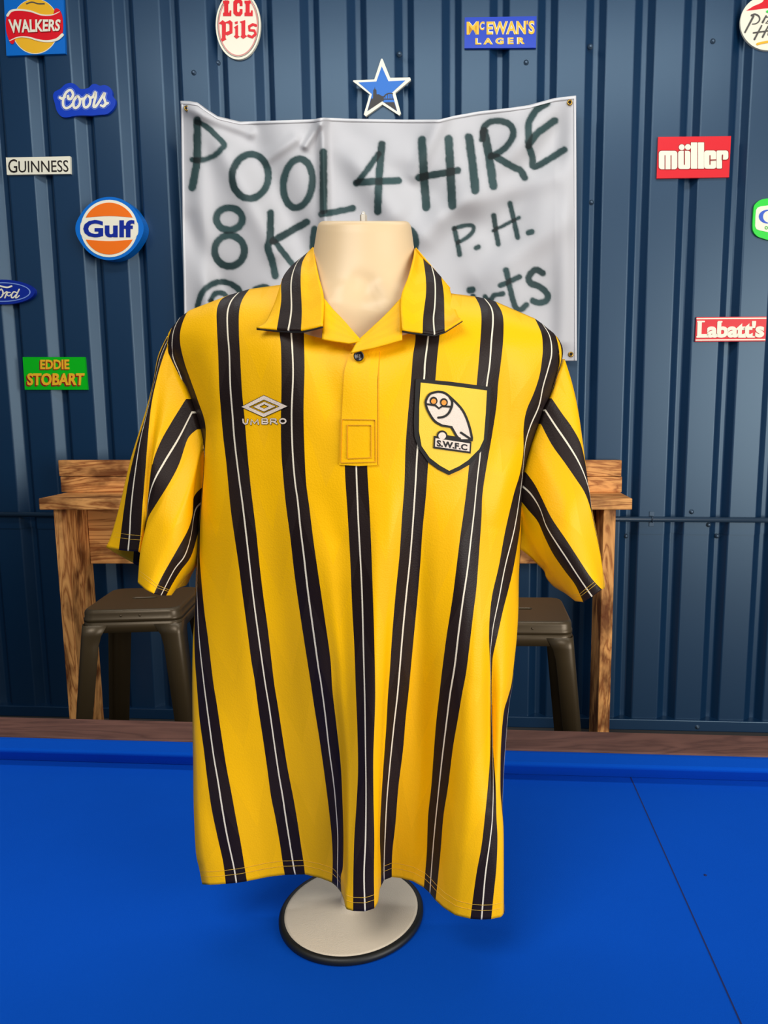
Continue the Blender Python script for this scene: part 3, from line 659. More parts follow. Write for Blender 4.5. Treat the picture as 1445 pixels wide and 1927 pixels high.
# ------------------------------------------------------------------ stools
def rsq(h, r, n=6):
    return rrect(-h, -h, h, h, r, n)
def stool(label, cx, cy, zs, yaw):
    t = thing('metal_stool', label, 'stool', (cx, cy, 0), group=None)
    R = Matrix.Rotation(yaw, 3, 'Z'); P = lambda x, y, z: Vector((cx, cy, 0)) + R @ Vector((x, y, z))
    h = 0.145
    # seat: pressed top with handle slot and rolled skirt
    outer = rsq(h, 0.035); slot = rrect(-0.042, -0.013, 0.042, 0.013, 0.012, 4)
    tri = tessellate_polygon([[Vector((x, y, 0)) for x, y in outer], [Vector((x, y, 0)) for x, y in slot]])
    V = [P(x, y, zs) for x, y in outer + slot]; F = [tuple(i) for i in tri]; n = len(outer); m = len(slot)
    prev = list(range(n))
    for (g, dz) in ((0.004, -0.0015), (0.008, -0.006), (0.010, -0.013), (0.0105, -0.028), (0.0125, -0.030), (0.0125, -0.04)):
        b = len(V); V += [P(x * (h + g) / h, y * (h + g) / h, zs + dz) for x, y in outer]
        F += [(prev[i], prev[(i + 1) % n], b + (i + 1) % n, b + i) for i in range(n)]; prev = list(range(b, b + n))
    b = len(V); V += [P(x * 0.95, y * 0.9, zs - 0.008) for x, y in slot]
    F += [(n + i, n + (i + 1) % m, b + (i + 1) % m, b + i) for i in range(m)]
    o = mobj('seat', V, F, STOOL, t, smooth=True, recalc=True)
    for p_ in o.data.polygons:
        if len(p_.vertices) == 3: p_.use_smooth = False
    o.data.update(); md = o.modifiers.new('s', 'SOLIDIFY'); md.thickness = 0.002; md.offset = -1
    # apron under the rim, four sides
    V = []; F = []
    for dz, g in ((-0.036, 0.0115), (-0.076, 0.0128)):
        V += [P(x * (h + g) / h, y * (h + g) / h, zs + dz) for x, y in outer]
    F = [(i, (i + 1) % n, n + (i + 1) % n, n + i) for i in range(n)]
    o = mobj('apron', V, F, STOOL, t, smooth=True, recalc=True); md = o.modifiers.new('s', 'SOLIDIFY'); md.thickness = 0.002
    for sx in (-1, 1):
        for sy in (-1, 1):
            V = []; zz = [zs - 0.05, zs - 0.085, zs - 0.12, 0.012]
            for q, z in enumerate(zz):
                f = (zs - z) / zs; hh = h + 0.009 + 0.078 * f; arm = (0.085, 0.068, 0.062, 0.050)[q]; rr = 0.02
                sec = [(hh - arm, hh), (hh - rr, hh)] + [(hh - rr + rr * math.sin(a), hh - rr + rr * math.cos(a)) for a in np.linspace(0.25, 1.32, 5)] + [(hh, hh - rr), (hh, hh - arm)]
                V += [P(x * sx, y * sy, z) for x, y in sec]
            k = 9; F = [(q * k + i, q * k + i + 1, (q + 1) * k + i + 1, (q + 1) * k + i) for q in range(3) for i in range(k - 1)]
            o = mobj('leg', V, F, STOOL, t, smooth=True, recalc=True); md = o.modifiers.new('s', 'SOLIDIFY'); md.thickness = 0.003
            f = 1; hh = h + 0.086
            box('foot', tuple(P(sx * (hh - 0.016), sy * (hh - 0.016), 0.008)), (0.034, 0.034, 0.016), RUBBER, t, 0.003, yaw)
    for (a, b_) in (((-1, -1), (1, 1)), ((-1, 1), (1, -1))):
        zz = 0.62 * zs
        tube('brace', [P(a[0] * (h - 0.02), a[1] * (h - 0.02), zs - 0.06), P(0, 0, zs - 0.08), P(b_[0] * (h - 0.02), b_[1] * (h - 0.02), zs - 0.06)], 0.006, STOOL, t, 6)
    zz = 0.27; hh = h + 0.009 + 0.078 * (zs - zz) / zs - 0.012
    for (a, b_) in (((-1, -1), (1, -1)), ((1, -1), (1, 1)), ((1, 1), (-1, 1)), ((-1, 1), (-1, -1))):
        tube('footrest', [P(a[0] * hh, a[1] * hh, zz), P(b_[0] * hh, b_[1] * hh, zz)], 0.007, STOOL, t, 8)
    for x in (-0.03, 0.03):
        lathe('rivet', [(0.004, 0), (0.003, 0.002)], P(x, -h - 0.0105, zs - 0.02), STOOL, t, n=8, axis=R @ Matrix.Rotation(math.radians(90), 3, 'X'))
    return t
ZS = 0.848
stool('dark metal backless stool in front of the left end of the bar table', -1.085, 2.50, ZS, math.radians(6))
stool('dark metal backless stool near the right end of the bar table, half behind the shirt', 0.205, 2.36, ZS, math.radians(-1))

# ------------------------------------------------------------------ pool table
ZC = 0.68
TY = math.atan(0.058)
pool = thing('pool_table', 'pool table with bright blue cloth and brown wooden rail', 'table', (-0.2, 1.0, 0))
TU = Vector((math.cos(TY), -math.sin(TY), 0)); TV = Vector((math.sin(TY), math.cos(TY), 0))
TO = Vector(atZ(860, 1407.5, ZC + 0.045)); TO.z = 0     # inner edge of far wooden rail
def T(u, v, z): return TO + TU * u + TV * v + Vector((0, 0, z))
UL, UR, VN = -1.55, 1.05, -1.28
def tbox(name, u0, u1, v0, v1, z0, z1, m, bev=0.0, parent=pool):
    return hexa(name, [T(u0, v0, z0), T(u1, v0, z0), T(u1, v1, z0), T(u0, v1, z0)], [T(u0, v0, z1), T(u1, v0, z1), T(u1, v1, z1), T(u0, v1, z1)], m, parent, bev)
tbox('bed', UL, UR, VN, 0.0, ZC - 0.03, ZC, FELT)
tbox('rail', UL - .1, UR + .1, 0.0, 0.108, ZC - 0.06, ZC + 0.045, RAILW, 0.004)
tbox('rail', UL - .1, UR + .1, VN - .1, VN, ZC - 0.06, ZC + 0.045, RAILW, 0.004)
tbox('rail', UL - .1, UL, VN, 0, ZC - 0.06, ZC + 0.045, RAILW, 0.004)
tbox('rail', UR, UR + .1, VN, 0, ZC - 0.06, ZC + 0.045, RAILW, 0.004)
def cushion(u0, u1, v0, dv, vert=False):
    pr = [(0, 0.0), (0, 0.043), (-0.012, 0.0435), (-0.044, 0.038), (-0.05, 0.034), (-0.049, 0.029), (-0.03, 0.0)]
    V = []
    for u in (u0, u1):
        for a, b in pr: V.append(T(u, v0 + a * dv, ZC + b) if not vert else T(v0 + a * dv, u, ZC + b))
    n = len(pr); F = [(i, (i + 1) % n, n + (i + 1) % n, n + i) for i in range(n)] + [tuple(range(n))[::-1], tuple(range(n, 2 * n))]
    bevel(mobj('cushion', V, F, FELT, pool, recalc=True), 0.003, 3)
cushion(UL + .06, UR - .06, 0.0, 1); cushion(UL + .06, UR - .06, VN, -1); cushion(VN + .06, -.06, UR, 1, True); cushion(VN + .06, -.06, UL, -1, True)
CABW = mat('cabinet_brown', (70, 46, 38), rough=0.5, vary=0.1)
tbox('cabinet', UL - .02, UR + .02, VN - .02, .02, ZC - 0.26, ZC - 0.062, CABW, 0.004)
for u in (UL + .1, UR - .22):
    for v in (VN + .08, -.2): tbox('leg', u, u + .12, v, v + .12, 0, ZC - 0.262, CABW, 0.006)
LINE = mat('chalk_line', (8, 30, 90), rough=0.9)
a = atZ(1188, 1466, ZC + .0004); b = atZ(1397, 1932, ZC + .0004); a, b = a - (b - a) * 0.02, a + (b - a) * 1.75; sd = (b - a).normalized().cross(Vector((0, 0, 1))) * 0.0012
b2 = a + (b - a) * 1.0
mobj('baulk_line', [a + sd, b2 + sd, b2 - sd, a - sd], [(0, 1, 2, 3)], LINE, pool, recalc=True)
p = atZ(1327, 1647, ZC); lathe('spot', [(0.0028, 0), (0.0028, 0.0005)], p, LINE, pool, n=12)

# ------------------------------------------------------------------ mannequin
YC = 1.10
bc = atZ(662, 1722, ZC); base_c = Vector((bc.x, YC + 0.005, ZC))
nk = atY(686, 430, YC)
man = thing('mannequin', 'cream torso mannequin on a pole with round cream base, inside the shirt', 'mannequin', (bc.x, YC, ZC))
RB = 0.1155
lathe('rubber_rim', [(RB - .010, 0), (RB - .002, 0.0), (RB + .001, 0.003), (RB + .001, 0.008), (RB - .002, 0.0115), (RB - .006, 0.012), (RB - .009, 0.0108)], base_c, RUBBER, man, n=96)
lathe('base_plate', [(RB - .008, 0.002), (RB - .008, 0.0112), (RB - .012, 0.012), (0.07, 0.0145), (0.03, 0.018), (0.019, 0.021), (0.016, 0.026)], base_c, BASEC, man, n=96)
RZ = []   # (y_px, half width px, half depth m)
prof = [(416.2, 30, .022), (416.0, 60, .045), (415.8, 74, .056), (417.5, 81, .061), (422, 85.5, .0645), (430, 88, .066), (440, 89.5, .0675), (468, 93.5, .070), (495, 97, .073), (520, 103, .077), (540, 112, .081), (556, 128, .086), (572, 165, .088), (590, 215, .090), (620, 255, .090), (660, 262, .090), (720, 240, .088), (800, 225, .086), (900, 205, .076), (1000, 190, .066), (1060, 180, .06), (1100, 165, .05), (1112, 100, .03)]
NV = 72; V = []
pf = catmull([(p[0], p[1], p[2]) for p in prof], 4)
for (yp, hw, dp) in pf:
    f = (yp - 415) / 700; cxp = 686 - 4 * f
    c = atY(cxp, yp, YC); e = atY(cxp + hw, yp, YC)
    hx = e.x - c.x
    for k in range(NV):
        a = 2 * math.pi * k / NV; ca, sa = math.cos(a), math.sin(a)
        ex = 0.85 if yp > 600 else 1.0
        x = c.x + hx * math.copysign(abs(ca) ** ex, ca); y = YC + dp * math.copysign(abs(sa) ** ex, sa)
        z = c.z
        wz = 1 - min(max((yp - 445) / 90, 0), 1); z = z + wz * ((CAM.z + (c.z - CAM.z) * y / YC) - z)
        if sa < 0 and 470 < yp < 760:
            px = (x - c.x)
            def G(x0, y0, sx, sy): return math.exp(-((px - x0) / sx) ** 2 - ((yp - y0) / sy) ** 2)
            y += 0.012 * G(0.012, 560, 0.018, 26) - 0.006 * G(-0.022, 590, 0.018, 34) - 0.005 * G(0.042, 588, 0.018, 34)
        V.append(Vector((x, y, z)))
nr = len(pf); F = [(i * NV + k, i * NV + (k + 1) % NV, (i + 1) * NV + (k + 1) % NV, (i + 1) * NV + k) for i in range(nr - 1) for k in range(NV)]
F += [tuple(range(NV)), tuple((nr - 1) * NV + k for k in range(NV))[::-1]]
mobj('torso', V, F, CREAM, man, smooth=True, recalc=True)
tb = atY(682, 1105, YC)
tube('pole', [base_c + Vector((0, 0, 0.01)), base_c.lerp(tb, .5), tb + Vector((0, 0, .02))], 0.0125, BASEC, man, 20)
lathe('collar_ring', [(0.016, 0.0), (0.018, .006), (0.016, .03), (0.0135, .034)], base_c + Vector((0, 0, 0.022)), BASEC, man, n=24)
nt_ = atY(684, 415, YC)
g = lathe('nut', [(0.0052, -0.002), (0.0052, 0.007), (0.0045, 0.0078)], nt_, STEEL, man, n=6, smooth=False)
lathe('bolt_tip', [(0.0032, 0.006), (0.0034, 0.0085), (0.0022, 0.0115), (0.001, 0.0125)], nt_, STEEL, g, n=12)

# ------------------------------------------------------------------ shirt
def arcres(pts, n):
    """resample polyline of (x,y[,Y]) to n points uniform by length"""
    P = np.array(catmull(pts, 6), float) if len(pts) > 2 else np.array(pts, float)
    s = np.concatenate([[0], np.cumsum(np.hypot(np.diff(P[:, 0]), np.diff(P[:, 1])) + 1e-6)]); s /= s[-1]
    t = np.linspace(0, 1, n)
    return np.stack([np.interp(t, s, P[:, k]) for k in range(P.shape[1])], 1)
def uval_grid(lines, us, nv, sub):
    L = [arcres(l, nv) for l in lines]; cols = []; uu = []
    for k in range(len(L) - 1):
        for i in range(sub[k] if isinstance(sub, list) else sub):
            m_ = (sub[k] if isinstance(sub, list) else sub); f = i / m_
            cols.append(L[k] * (1 - f) + L[k + 1] * f); uu.append(us[k] * (1 - f) + us[k + 1] * f)
    cols.append(L[-1]); uu.append(us[-1])
    return np.array(cols), np.array(uu)          # (nu, nv, dim)
def grid_mesh(name, P, uu, m, parent, vv=None, flip=False):
    nu, nv = P.shape[:2]
    V = [Vector(P[i, j]) for i in range(nu) for j in range(nv)]
    UV = [(uu[i], (1 - j / (nv - 1))) for i in range(nu) for j in range(nv)]
    F = [(i * nv + j, i * nv + j + 1, (i + 1) * nv + j + 1, (i + 1) * nv + j) for i in range(nu - 1) for j in range(nv - 1)]
    if flip: F = [f[::-1] for f in F]
    return mobj(name, V, F, m, parent, smooth=True, uvs=UV)
def to3d(G):
    out = np.zeros(G.shape[:2] + (3,))
    for i in range(G.shape[0]):
        for j in range(G.shape[1]): out[i, j] = atY(G[i, j, 0], G[i, j, 1], G[i, j, 2])
    return out
def smoothY(G, n=6, k=2):
    for _ in range(n): G[1:-1, :, k] = 0.25 * G[:-2, :, k] + 0.5 * G[1:-1, :, k] + 0.25 * G[2:, :, k]

shirt = thing('polo_shirt', 'yellow polo shirt with dark brown vertical stripes and owl badge on the mannequin', 'shirt', (bc.x, YC, 1.2))
e0 = [(317, 628), (316, 665), (331, 707), (345.7, 740), (368.5, 804), (383.5, 848), (381, 914), (375, 983), (371.5, 1040), (369, 1100), (366, 1170), (363, 1220), (362, 1300), (364, 1436), (365, 1519), (369, 1602), (375, 1633), (381, 1664)]
Al = [(324, 617), (317, 640), (317, 665), (331.5, 707), (346.2, 740), (369, 804), (384, 848), (381.5, 914), (375.5, 983), (372, 1040), (369.5, 1100), (366.5, 1170), (367, 1232), (371, 1290), (376, 1352.7), (383.6, 1408.7), (390, 1462.7), (398, 1519), (408.5, 1570.6), (420, 1622.5), (425, 1663)]
Aw = [(339, 598), (331, 612), (325, 634), (325, 669.5), (337, 700.6), (348, 734), (361, 775), (385, 848), (382, 914), (376, 983), (373, 1040), (371, 1100), (371.6, 1132), (375, 1201), (383.6, 1282), (390, 1332), (395, 1369), (402, 1421), (410.6, 1471), (418, 1519), (427, 1570.6), (439.6, 1628.8), (445, 1661)]
Ar = [(358, 584), (351, 591), (341, 618), (339.5, 645), (347.7, 682), (360, 717), (372.7, 752.5), (387, 798), (386.5, 848), (383, 914), (377.5, 983), (376.5, 1040), (378, 1073), (385, 1149), (392, 1201), (401.5, 1282), (408.5, 1325.7), (417, 1384), (426, 1442), (435.5, 1491.8), (444, 1539.5), (453, 1587), (460.4, 1633), (464.6, 1659)]
Bl = [(432, 555.5), (418, 563), (411, 574), (408, 590), (409, 624), (411, 665), (413, 727.6), (416, 769), (420.4, 821), (426.6, 873), (434, 952), (441, 1004), (449.5, 1062), (456.7, 1118), (465, 1180), (473, 1242.5), (479.5, 1281), (487, 1338), (494.7, 1388), (503, 1446), (510, 1498), (518.5, 1539.5), (526.8, 1587), (532, 1622.5), (536, 1646)]
Bw = [(450, 550.5), (436, 566), (428.5, 588.5), (428.7, 624), (432, 665), (434, 727.6), (438, 779.5), (442, 831), (449.5, 893), (456.7, 945.7), (463, 999.6), (470, 1062), (477.5, 1128), (485.8, 1190.6), (498.5, 1281), (507, 1332), (516.5, 1400), (524.8, 1456.5), (532, 1498), (538, 1539.5), (545.5, 1587), (553, 1633), (556, 1646)]
Br = [(470, 544.5), (457, 563), (450.5, 586), (450, 624), (452.6, 675.7), (456, 738), (461, 790), (466, 852), (472, 914), (476.5, 952), (482.7, 1004), (489, 1066), (496, 1124), (504.5, 1186.5), (515.5, 1281), (523.7, 1332), (534, 1400), (541.4, 1446), (551.7, 1498), (560, 1545.7), (566, 1587), (571.5, 1622.5), (574, 1645)]
Cl = [(533, 536), (526, 575), (526, 624), (529, 655), (530, 727.6), (529, 790), (530, 852), (534, 905), (538.7, 952), (547, 1014), (554, 1076.5), (562.6, 1139), (572, 1201), (584, 1278), (592, 1332), (600.5, 1384), (608, 1435.7), (615, 1487.6), (620, 1529), (624.4, 1570.6), (626.5, 1612), (626, 1643), (625, 1660)]
Cw = [(552, 558), (547, 600), (548, 630), (550, 655), (551.8, 707), (549, 779.5), (551, 852), (555.5, 907), (560.5, 941.5), (565.7, 993.4), (572, 1045), (579, 1107.6), (587.5, 1170), (599, 1253), (603.8, 1281), (612, 1342), (619, 1404.6), (627.5, 1467), (631.7, 1508), (636, 1570.6), (635.5, 1633), (636, 1671)]
Cr = [(576, 590), (572, 612), (572, 640), (573, 680), (573, 707), (571.5, 769), (572.6, 831), (576, 905), (582, 952), (589.6, 1014), (597, 1066), (611, 1161), (622, 1240), (625.5, 1296), (633, 1361), (641.5, 1438), (645, 1507.6), (647, 1577), (645.7, 1632), (642, 1649), (643, 1680)]
Dl = [(668, 650), (661, 700), (652, 800), (649, 877), (654.6, 972), (659.5, 1057), (663, 1143), (667, 1216), (670.2, 1305), (673, 1377.5), (674, 1452), (670.6, 1521.5), (667, 1577), (665, 1646), (664.5, 1714)]
Dw = [(677, 650), (672, 720), (670, 800), (670.5, 877), (674, 972), (678, 1045), (681.5, 1118), (684, 1216), (686.5, 1308), (688, 1411), (689, 1494), (688, 1577), (685, 1646), (687, 1714.5)]
Dr = [(698, 648), (694, 720), (690, 800), (691, 877), (695, 947.6), (698.5, 1020.7), (701, 1094), (703, 1155), (704.6, 1216), (705.8, 1300), (704.6, 1355), (702, 1424.6), (702.4, 1507.6), (703.8, 1577), (703, 1646), (704, 1709)]
El = [(778, 592), (782, 635.5), (777, 669.7), (773.6, 712), (766, 796.6), (762.5, 850), (760.7, 911), (756, 972), (751, 1045), (743.7, 1118), (737.6, 1191.5), (732.7, 1264.6), (729.3, 1308), (726, 1369), (723, 1411), (719, 1466), (715, 1535), (714, 1577), (716, 1632), (716, 1664)]
Ew = [(806, 566), (808, 600), (806, 634), (799.7, 682.7), (798, 712), (790, 790), (785, 850), (781.5, 911), (776.6, 984), (770.5, 1057), (764, 1118), (757, 1191.5), (751, 1264.6), (747, 1310), (741, 1361), (733, 1438), (727, 1507.6), (723.7, 1577), (721.8, 1626.6), (722, 1656)]
Er = [(828, 550), (830, 590), (827, 630.7), (822.4, 673), (819, 715), (811, 800), (806, 864.6), (801, 935), (795, 996), (791, 1057), (786, 1118), (780, 1179), (773, 1252), (768, 1305), (763, 1350), (758, 1411), (749.5, 1480), (744, 1549), (738, 1604.5), (737, 1650)]
Fl = [(893, 558.5), (902.5, 577), (905.6, 602), (902.5, 654), (899, 695.7), (893, 760), (886, 830), (881.7, 880), (877, 925), (871, 972), (866, 1007), (859, 1065), (852.7, 1117), (846.4, 1159), (840, 1200), (832, 1262.5), (827, 1307), (821.5, 1355), (817, 1411), (812, 1480), (806, 1535), (803.5, 1604.5), (798, 1669)]
Fw = [(911, 562), (924, 579), (927.4, 602), (924, 644), (921, 685), (915, 727), (908, 800), (902.5, 862), (898, 900), (892, 961.5), (886, 1013), (879.6, 1069.5), (871, 1127.6), (863, 1190), (856, 1252), (847, 1307), (841, 1355), (831, 1438), (823, 1516), (817, 1577), (812, 1640.5), (809.5, 1682)]
Fr = [(932, 568), (943, 585.7), (947, 606), (946, 644), (942, 681), (936.7, 722.7), (933.6, 764), (925, 820), (916, 872), (907.5, 928), (905.6, 972), (901.4, 1034), (896, 1107), (891, 1148), (885, 1200), (877.6, 1262.5), (869.5, 1307), (861.6, 1355), (853, 1405), (843.6, 1480), (835, 1535), (829.8, 1599), (823, 1668), (820, 1694)]
Gl = [(1006, 600), (1018, 627), (1020.5, 650), (1020, 669), (1014.6, 706), (1004, 739), (990, 772.5), (984.5, 806), (984, 850), (977, 893), (966, 930), (950, 999), (938, 1065), (926, 1117), (921, 1159), (919.5, 1200), (921, 1242), (922.5, 1307), (922.5, 1341), (922, 1411), (918, 1472), (913, 1527), (906, 1590.6), (896, 1646), (885, 1728)]
Gw = [(1020, 610), (1034, 633), (1037.4, 664.6), (1030, 696), (1021, 727), (1013.5, 764), (998, 799.5), (988.5, 830.6), (985, 862), (980, 915), (968, 992.7), (950, 1065), (938, 1127.6), (927.4, 1179.5), (922.5, 1225), (922.8, 1260), (924, 1320), (926.6, 1397), (928.6, 1466), (926.6, 1535), (922.5, 1577), (913, 1646), (906, 1730)]
Gr = [(1034, 622), (1045, 633), (1052, 664.6), (1052, 689.5), (1043.6, 716.5), (1035, 747.6), (1016.7, 795), (1000, 841), (987.6, 882.5), (983, 920), (980, 961), (977, 999), (966, 1065), (956.5, 1107), (946, 1148), (936, 1194), (928, 1231), (926, 1252), (925, 1300), (926.6, 1383), (932, 1466), (933.6, 1535), (935.5, 1577), (933.6, 1632), (928, 1687.5), (924, 1729)]
Hl = [(1047, 634), (1054, 650), (1056, 670), (1052.5, 690), (1044, 717), (1035.5, 748), (1017, 796), (1001, 842), (988.5, 883), (984, 920), (981, 961), (980, 999), (978, 1034), (975.5, 1086), (974.5, 1148), (971.5, 1200), (967, 1242), (962, 1285), (955, 1312), (947, 1341), (942, 1400), (940.8, 1450), (941, 1490), (943.5, 1521), (946.6, 1563), (947, 1632), (947, 1687), (947, 1722)]
e1 = [(1050, 637), (1058, 654), (1058, 672), (1053, 692), (1044.5, 718), (1036, 749), (1017.5, 797), (1001.5, 843), (989, 884), (984.5, 921), (981.5, 962), (980.5, 1000), (979, 1034), (976, 1086), (975, 1148), (972, 1200), (968, 1242), (963.5, 1290), (958, 1320), (953, 1372), (948, 1440), (946, 1480), (945, 1521), (947, 1563), (947.5, 1632), (947.5, 1687), (949, 1718)]
LN = [e0, Al, Aw, Ar, Bl, Bw, Br, Cl, Cw, Cr, Dl, Dw, Dr, El, Ew, Er, Fl, Fw, Fr, Gl, Gw, Gr, Hl, e1]
UU = [-.35, -.2, 0, .2, .8, 1, 1.2, 1.8, 2, 2.2, 2.8, 3, 3.2, 3.8, 4, 4.2, 4.8, 5, 5.2, 5.8, 6, 6.2, 6.8, 7.0]
NVB = 220
SUB = [3 if (abs(b - a) < .3) else 9 for a, b in zip(UU[:-1], UU[1:])]
G2, uu = uval_grid(LN, UU, NVB, SUB)
nu = G2.shape[0]
HEM = [(372, 1650), (381, 1664), (400, 1665), (423, 1663), (446, 1661), (464.5, 1658), (506, 1649.5), (535, 1646), (573.5, 1645), (601.5, 1651.6), (624, 1660), (634, 1668), (643, 1680), (648, 1695), (651, 1710), (665, 1714), (687, 1714.5), (704, 1709), (711, 1697), (714, 1672), (722, 1656), (737, 1650), (755, 1652), (777, 1658), (798, 1670), (810, 1681), (819, 1693), (835, 1708), (857, 1722), (885, 1728.5), (906, 1730), (924, 1729), (943, 1725), (949, 1716)]
for i in range(nu):
    yh = np.interp(G2[i, -1, 0], [p[0] for p in HEM], [p[1] for p in HEM]); tv = np.clip((np.linspace(0, 1, NVB) - .75) / .25, 0, 1)
    G2[i, :, 1] += (yh - G2[i, -1, 1]) * tv * tv * (3 - 2 * tv)
# top depth by line and bulge
ytop = np.interp(uu, [-.35, 1.0, 1.8, 2.2, 2.8, 3.2, 3.8, 4.2, 5.0, 7.0], [1.10, 1.10, 1.085, 1.05, 1.0, 1.0, 1.05, 1.085, 1.10, 1.10])
HEMZ = 0.775
G = np.zeros((nu, NVB, 3)); G[:, :, :2] = G2
vvv = np.linspace(0, 1, NVB)
ss = lambda x: np.clip(x, 0, 1) ** 2 * (3 - 2 * np.clip(x, 0, 1))
for j in range(NVB):
    v = vvv[j]; X = G2[:, j, 0]; Yp = G2[:, j, 1]
    xL, xR = X[0], X[-1]
    t = np.clip((X - xL) / (xR - xL), 0, 1)
    bul = (1 - (2 * t - 1) ** 2) ** 0.55
    Dv = 0.128
    full = YC - Dv * bul
    k = np.exp(-v / 0.045)
    yv = full * (1 - k) + ytop * k
    hemY = np.array([(HEMZ - 1.5) / ray(x, y).z * ray(x, y).y for x, y in zip(G2[:, -1, 0], G2[:, -1, 1])])
    wv = ss((v - 0.30) / 0.70)
    yv = yv * (1 - wv) + (hemY * 0.9 + 0.1 * full) * wv
    # drapery folds (depth only): ridge(-)/valley(+)
    def fold(x0, y0, x1, y1, wd, h, pw=1.0):
        L = (x1 - x0) ** 2 + (y1 - y0) ** 2; tt = np.clip(((X - x0) * (x1 - x0) + (Yp - y0) * (y1 - y0)) / L, 0, 1)
        dd = np.hypot(X - x0 - tt * (x1 - x0), Yp - y0 - tt * (y1 - y0)); env = np.sin(np.pi * np.clip(tt, 0.04, 0.96)) ** pw
        return h * np.exp(-(dd / wd) ** 2) * env
    yv = yv + fold(785, 880, 790, 1640, 26, .016) + fold(640, 1020, 655, 1640, 20, .010) - fold(712, 900, 700, 1600, 20, .010)
    yv = yv - fold(870, 900, 880, 1600, 30, .010) + fold(500, 820, 560, 1500, 34, .007) - fold(440, 800, 470, 1400, 30, .007)
    yv = yv + fold(345, 620, 400, 820, 22, .008) - fold(395, 640, 400, 1000, 22, .010) + fold(480, 640, 520, 900, 30, .004)
    yv = yv - fold(735, 880, 740, 1250, 14, .004) + fold(955, 640, 935, 900, 26, .010) - fold(975, 820, 925, 1000, 20, .010)
    yv = yv + fold(923, 1180, 923, 1520, 9, .016) - fold(955, 1100, 938, 1560, 12, .006) + fold(600, 640, 640, 800, 26, .004) + fold(600, 900, 660, 1100, 30, .004)
    yv = yv + fold(380, 1480, 430, 1640, 14, .003) + 0.0022 * np.sin(X / 26.0 + Yp / 90.0) * np.sin(Yp / 75.0 + X / 200) * np.clip(bul * 2 - .8, 0, 1)
    G[:, j, 2] = yv
P3 = to3d(G)
front = grid_mesh('front_panel', P3, uu, FAB, shirt)
# back panel: mirrored in depth about the side seams, joined at shoulders and sides
PB = P3.copy()
for j in range(NVB):
    v = vvv[j]
    for i in range(nu):
        q = i / (nu - 1); side = math.sin(math.pi * q) ** 0.35 if 0 < q < 1 else 0
        base = P3[i, j, 1]; edge = P3[0, j, 1] * (1 - q) + P3[-1, j, 1] * q
        PB[i, j, 1] = edge + (0.115 * (1 - math.exp(-v / .05)) * side) + 0.008 * math.sin(uu[i] * 6) * v * side
        if 0 < i < nu - 1: PB[i, j, 2] = P3[i, j, 2] * (1 - side * 0) + 0.0
        if v > 0.5: 
            z_e = P3[0, j, 2] * (1 - q) + P3[-1, j, 2] * q; PB[i, j, 2] = PB[i, j, 2] * (1 - ss(np.array((v - .5) * 2))) + z_e * ss(np.array((v - .5) * 2))
# slight outward bulge of the back at the lower left, as the cloth swings past the front edge
for j in range(NVB):
    v = vvv[j]
    for i in range(0, 8):
        PB[i, j, 0] -= 0.016 * math.exp(-((v - 0.945) / 0.045) ** 2) * math.sin(math.pi * min(i / 8, 1)) if i > 0 else 0
PB[0] = P3[0]; PB[-1] = P3[-1]
grid_mesh('back_panel', PB, -uu, FAB, shirt, flip=True)
for n_ in ('front_panel', 'back_panel'):
    md = D.objects[n_].modifiers.new('s', 'SOLIDIFY'); md.thickness = 0.0012; md.offset = 0
bvh = BVHTree.FromPolygons([Vector(p) for p in P3.reshape(-1, 3)], [(i * NVB + j, i * NVB + j + 1, (i + 1) * NVB + j + 1, (i + 1) * NVB + j) for i in range(nu - 1) for j in range(NVB - 1)])
def bodymap(x, y, off, ref=None):
    d = ray(x, y).normalized(); r = bvh.ray_cast(CAM, d)
    p = r[0] if r[0] is not None else atY(x, y, 1.0)
    return p - d * off
# stitched hem: two rows of thread
def seam(name, Pg, v, i0=0, i1=None, r=0.00032, lift=0.0012, parent=shirt):
    nv = Pg.shape[1]; f = v * (nv - 1); j = int(f); f -= j
    pts = [Vector(Pg[i, j] * (1 - f) + Pg[i, min(j + 1, nv - 1)] * f) for i in range(*(slice(i0, i1).indices(Pg.shape[0])))]
    pts = [p + (CAM - p).normalized() * lift for p in pts]
    return tube(name, pts, r, STIT, parent, 5)
seam('hem_stitch', P3, 0.9765); seam('hem_stitch', P3, 0.9855)

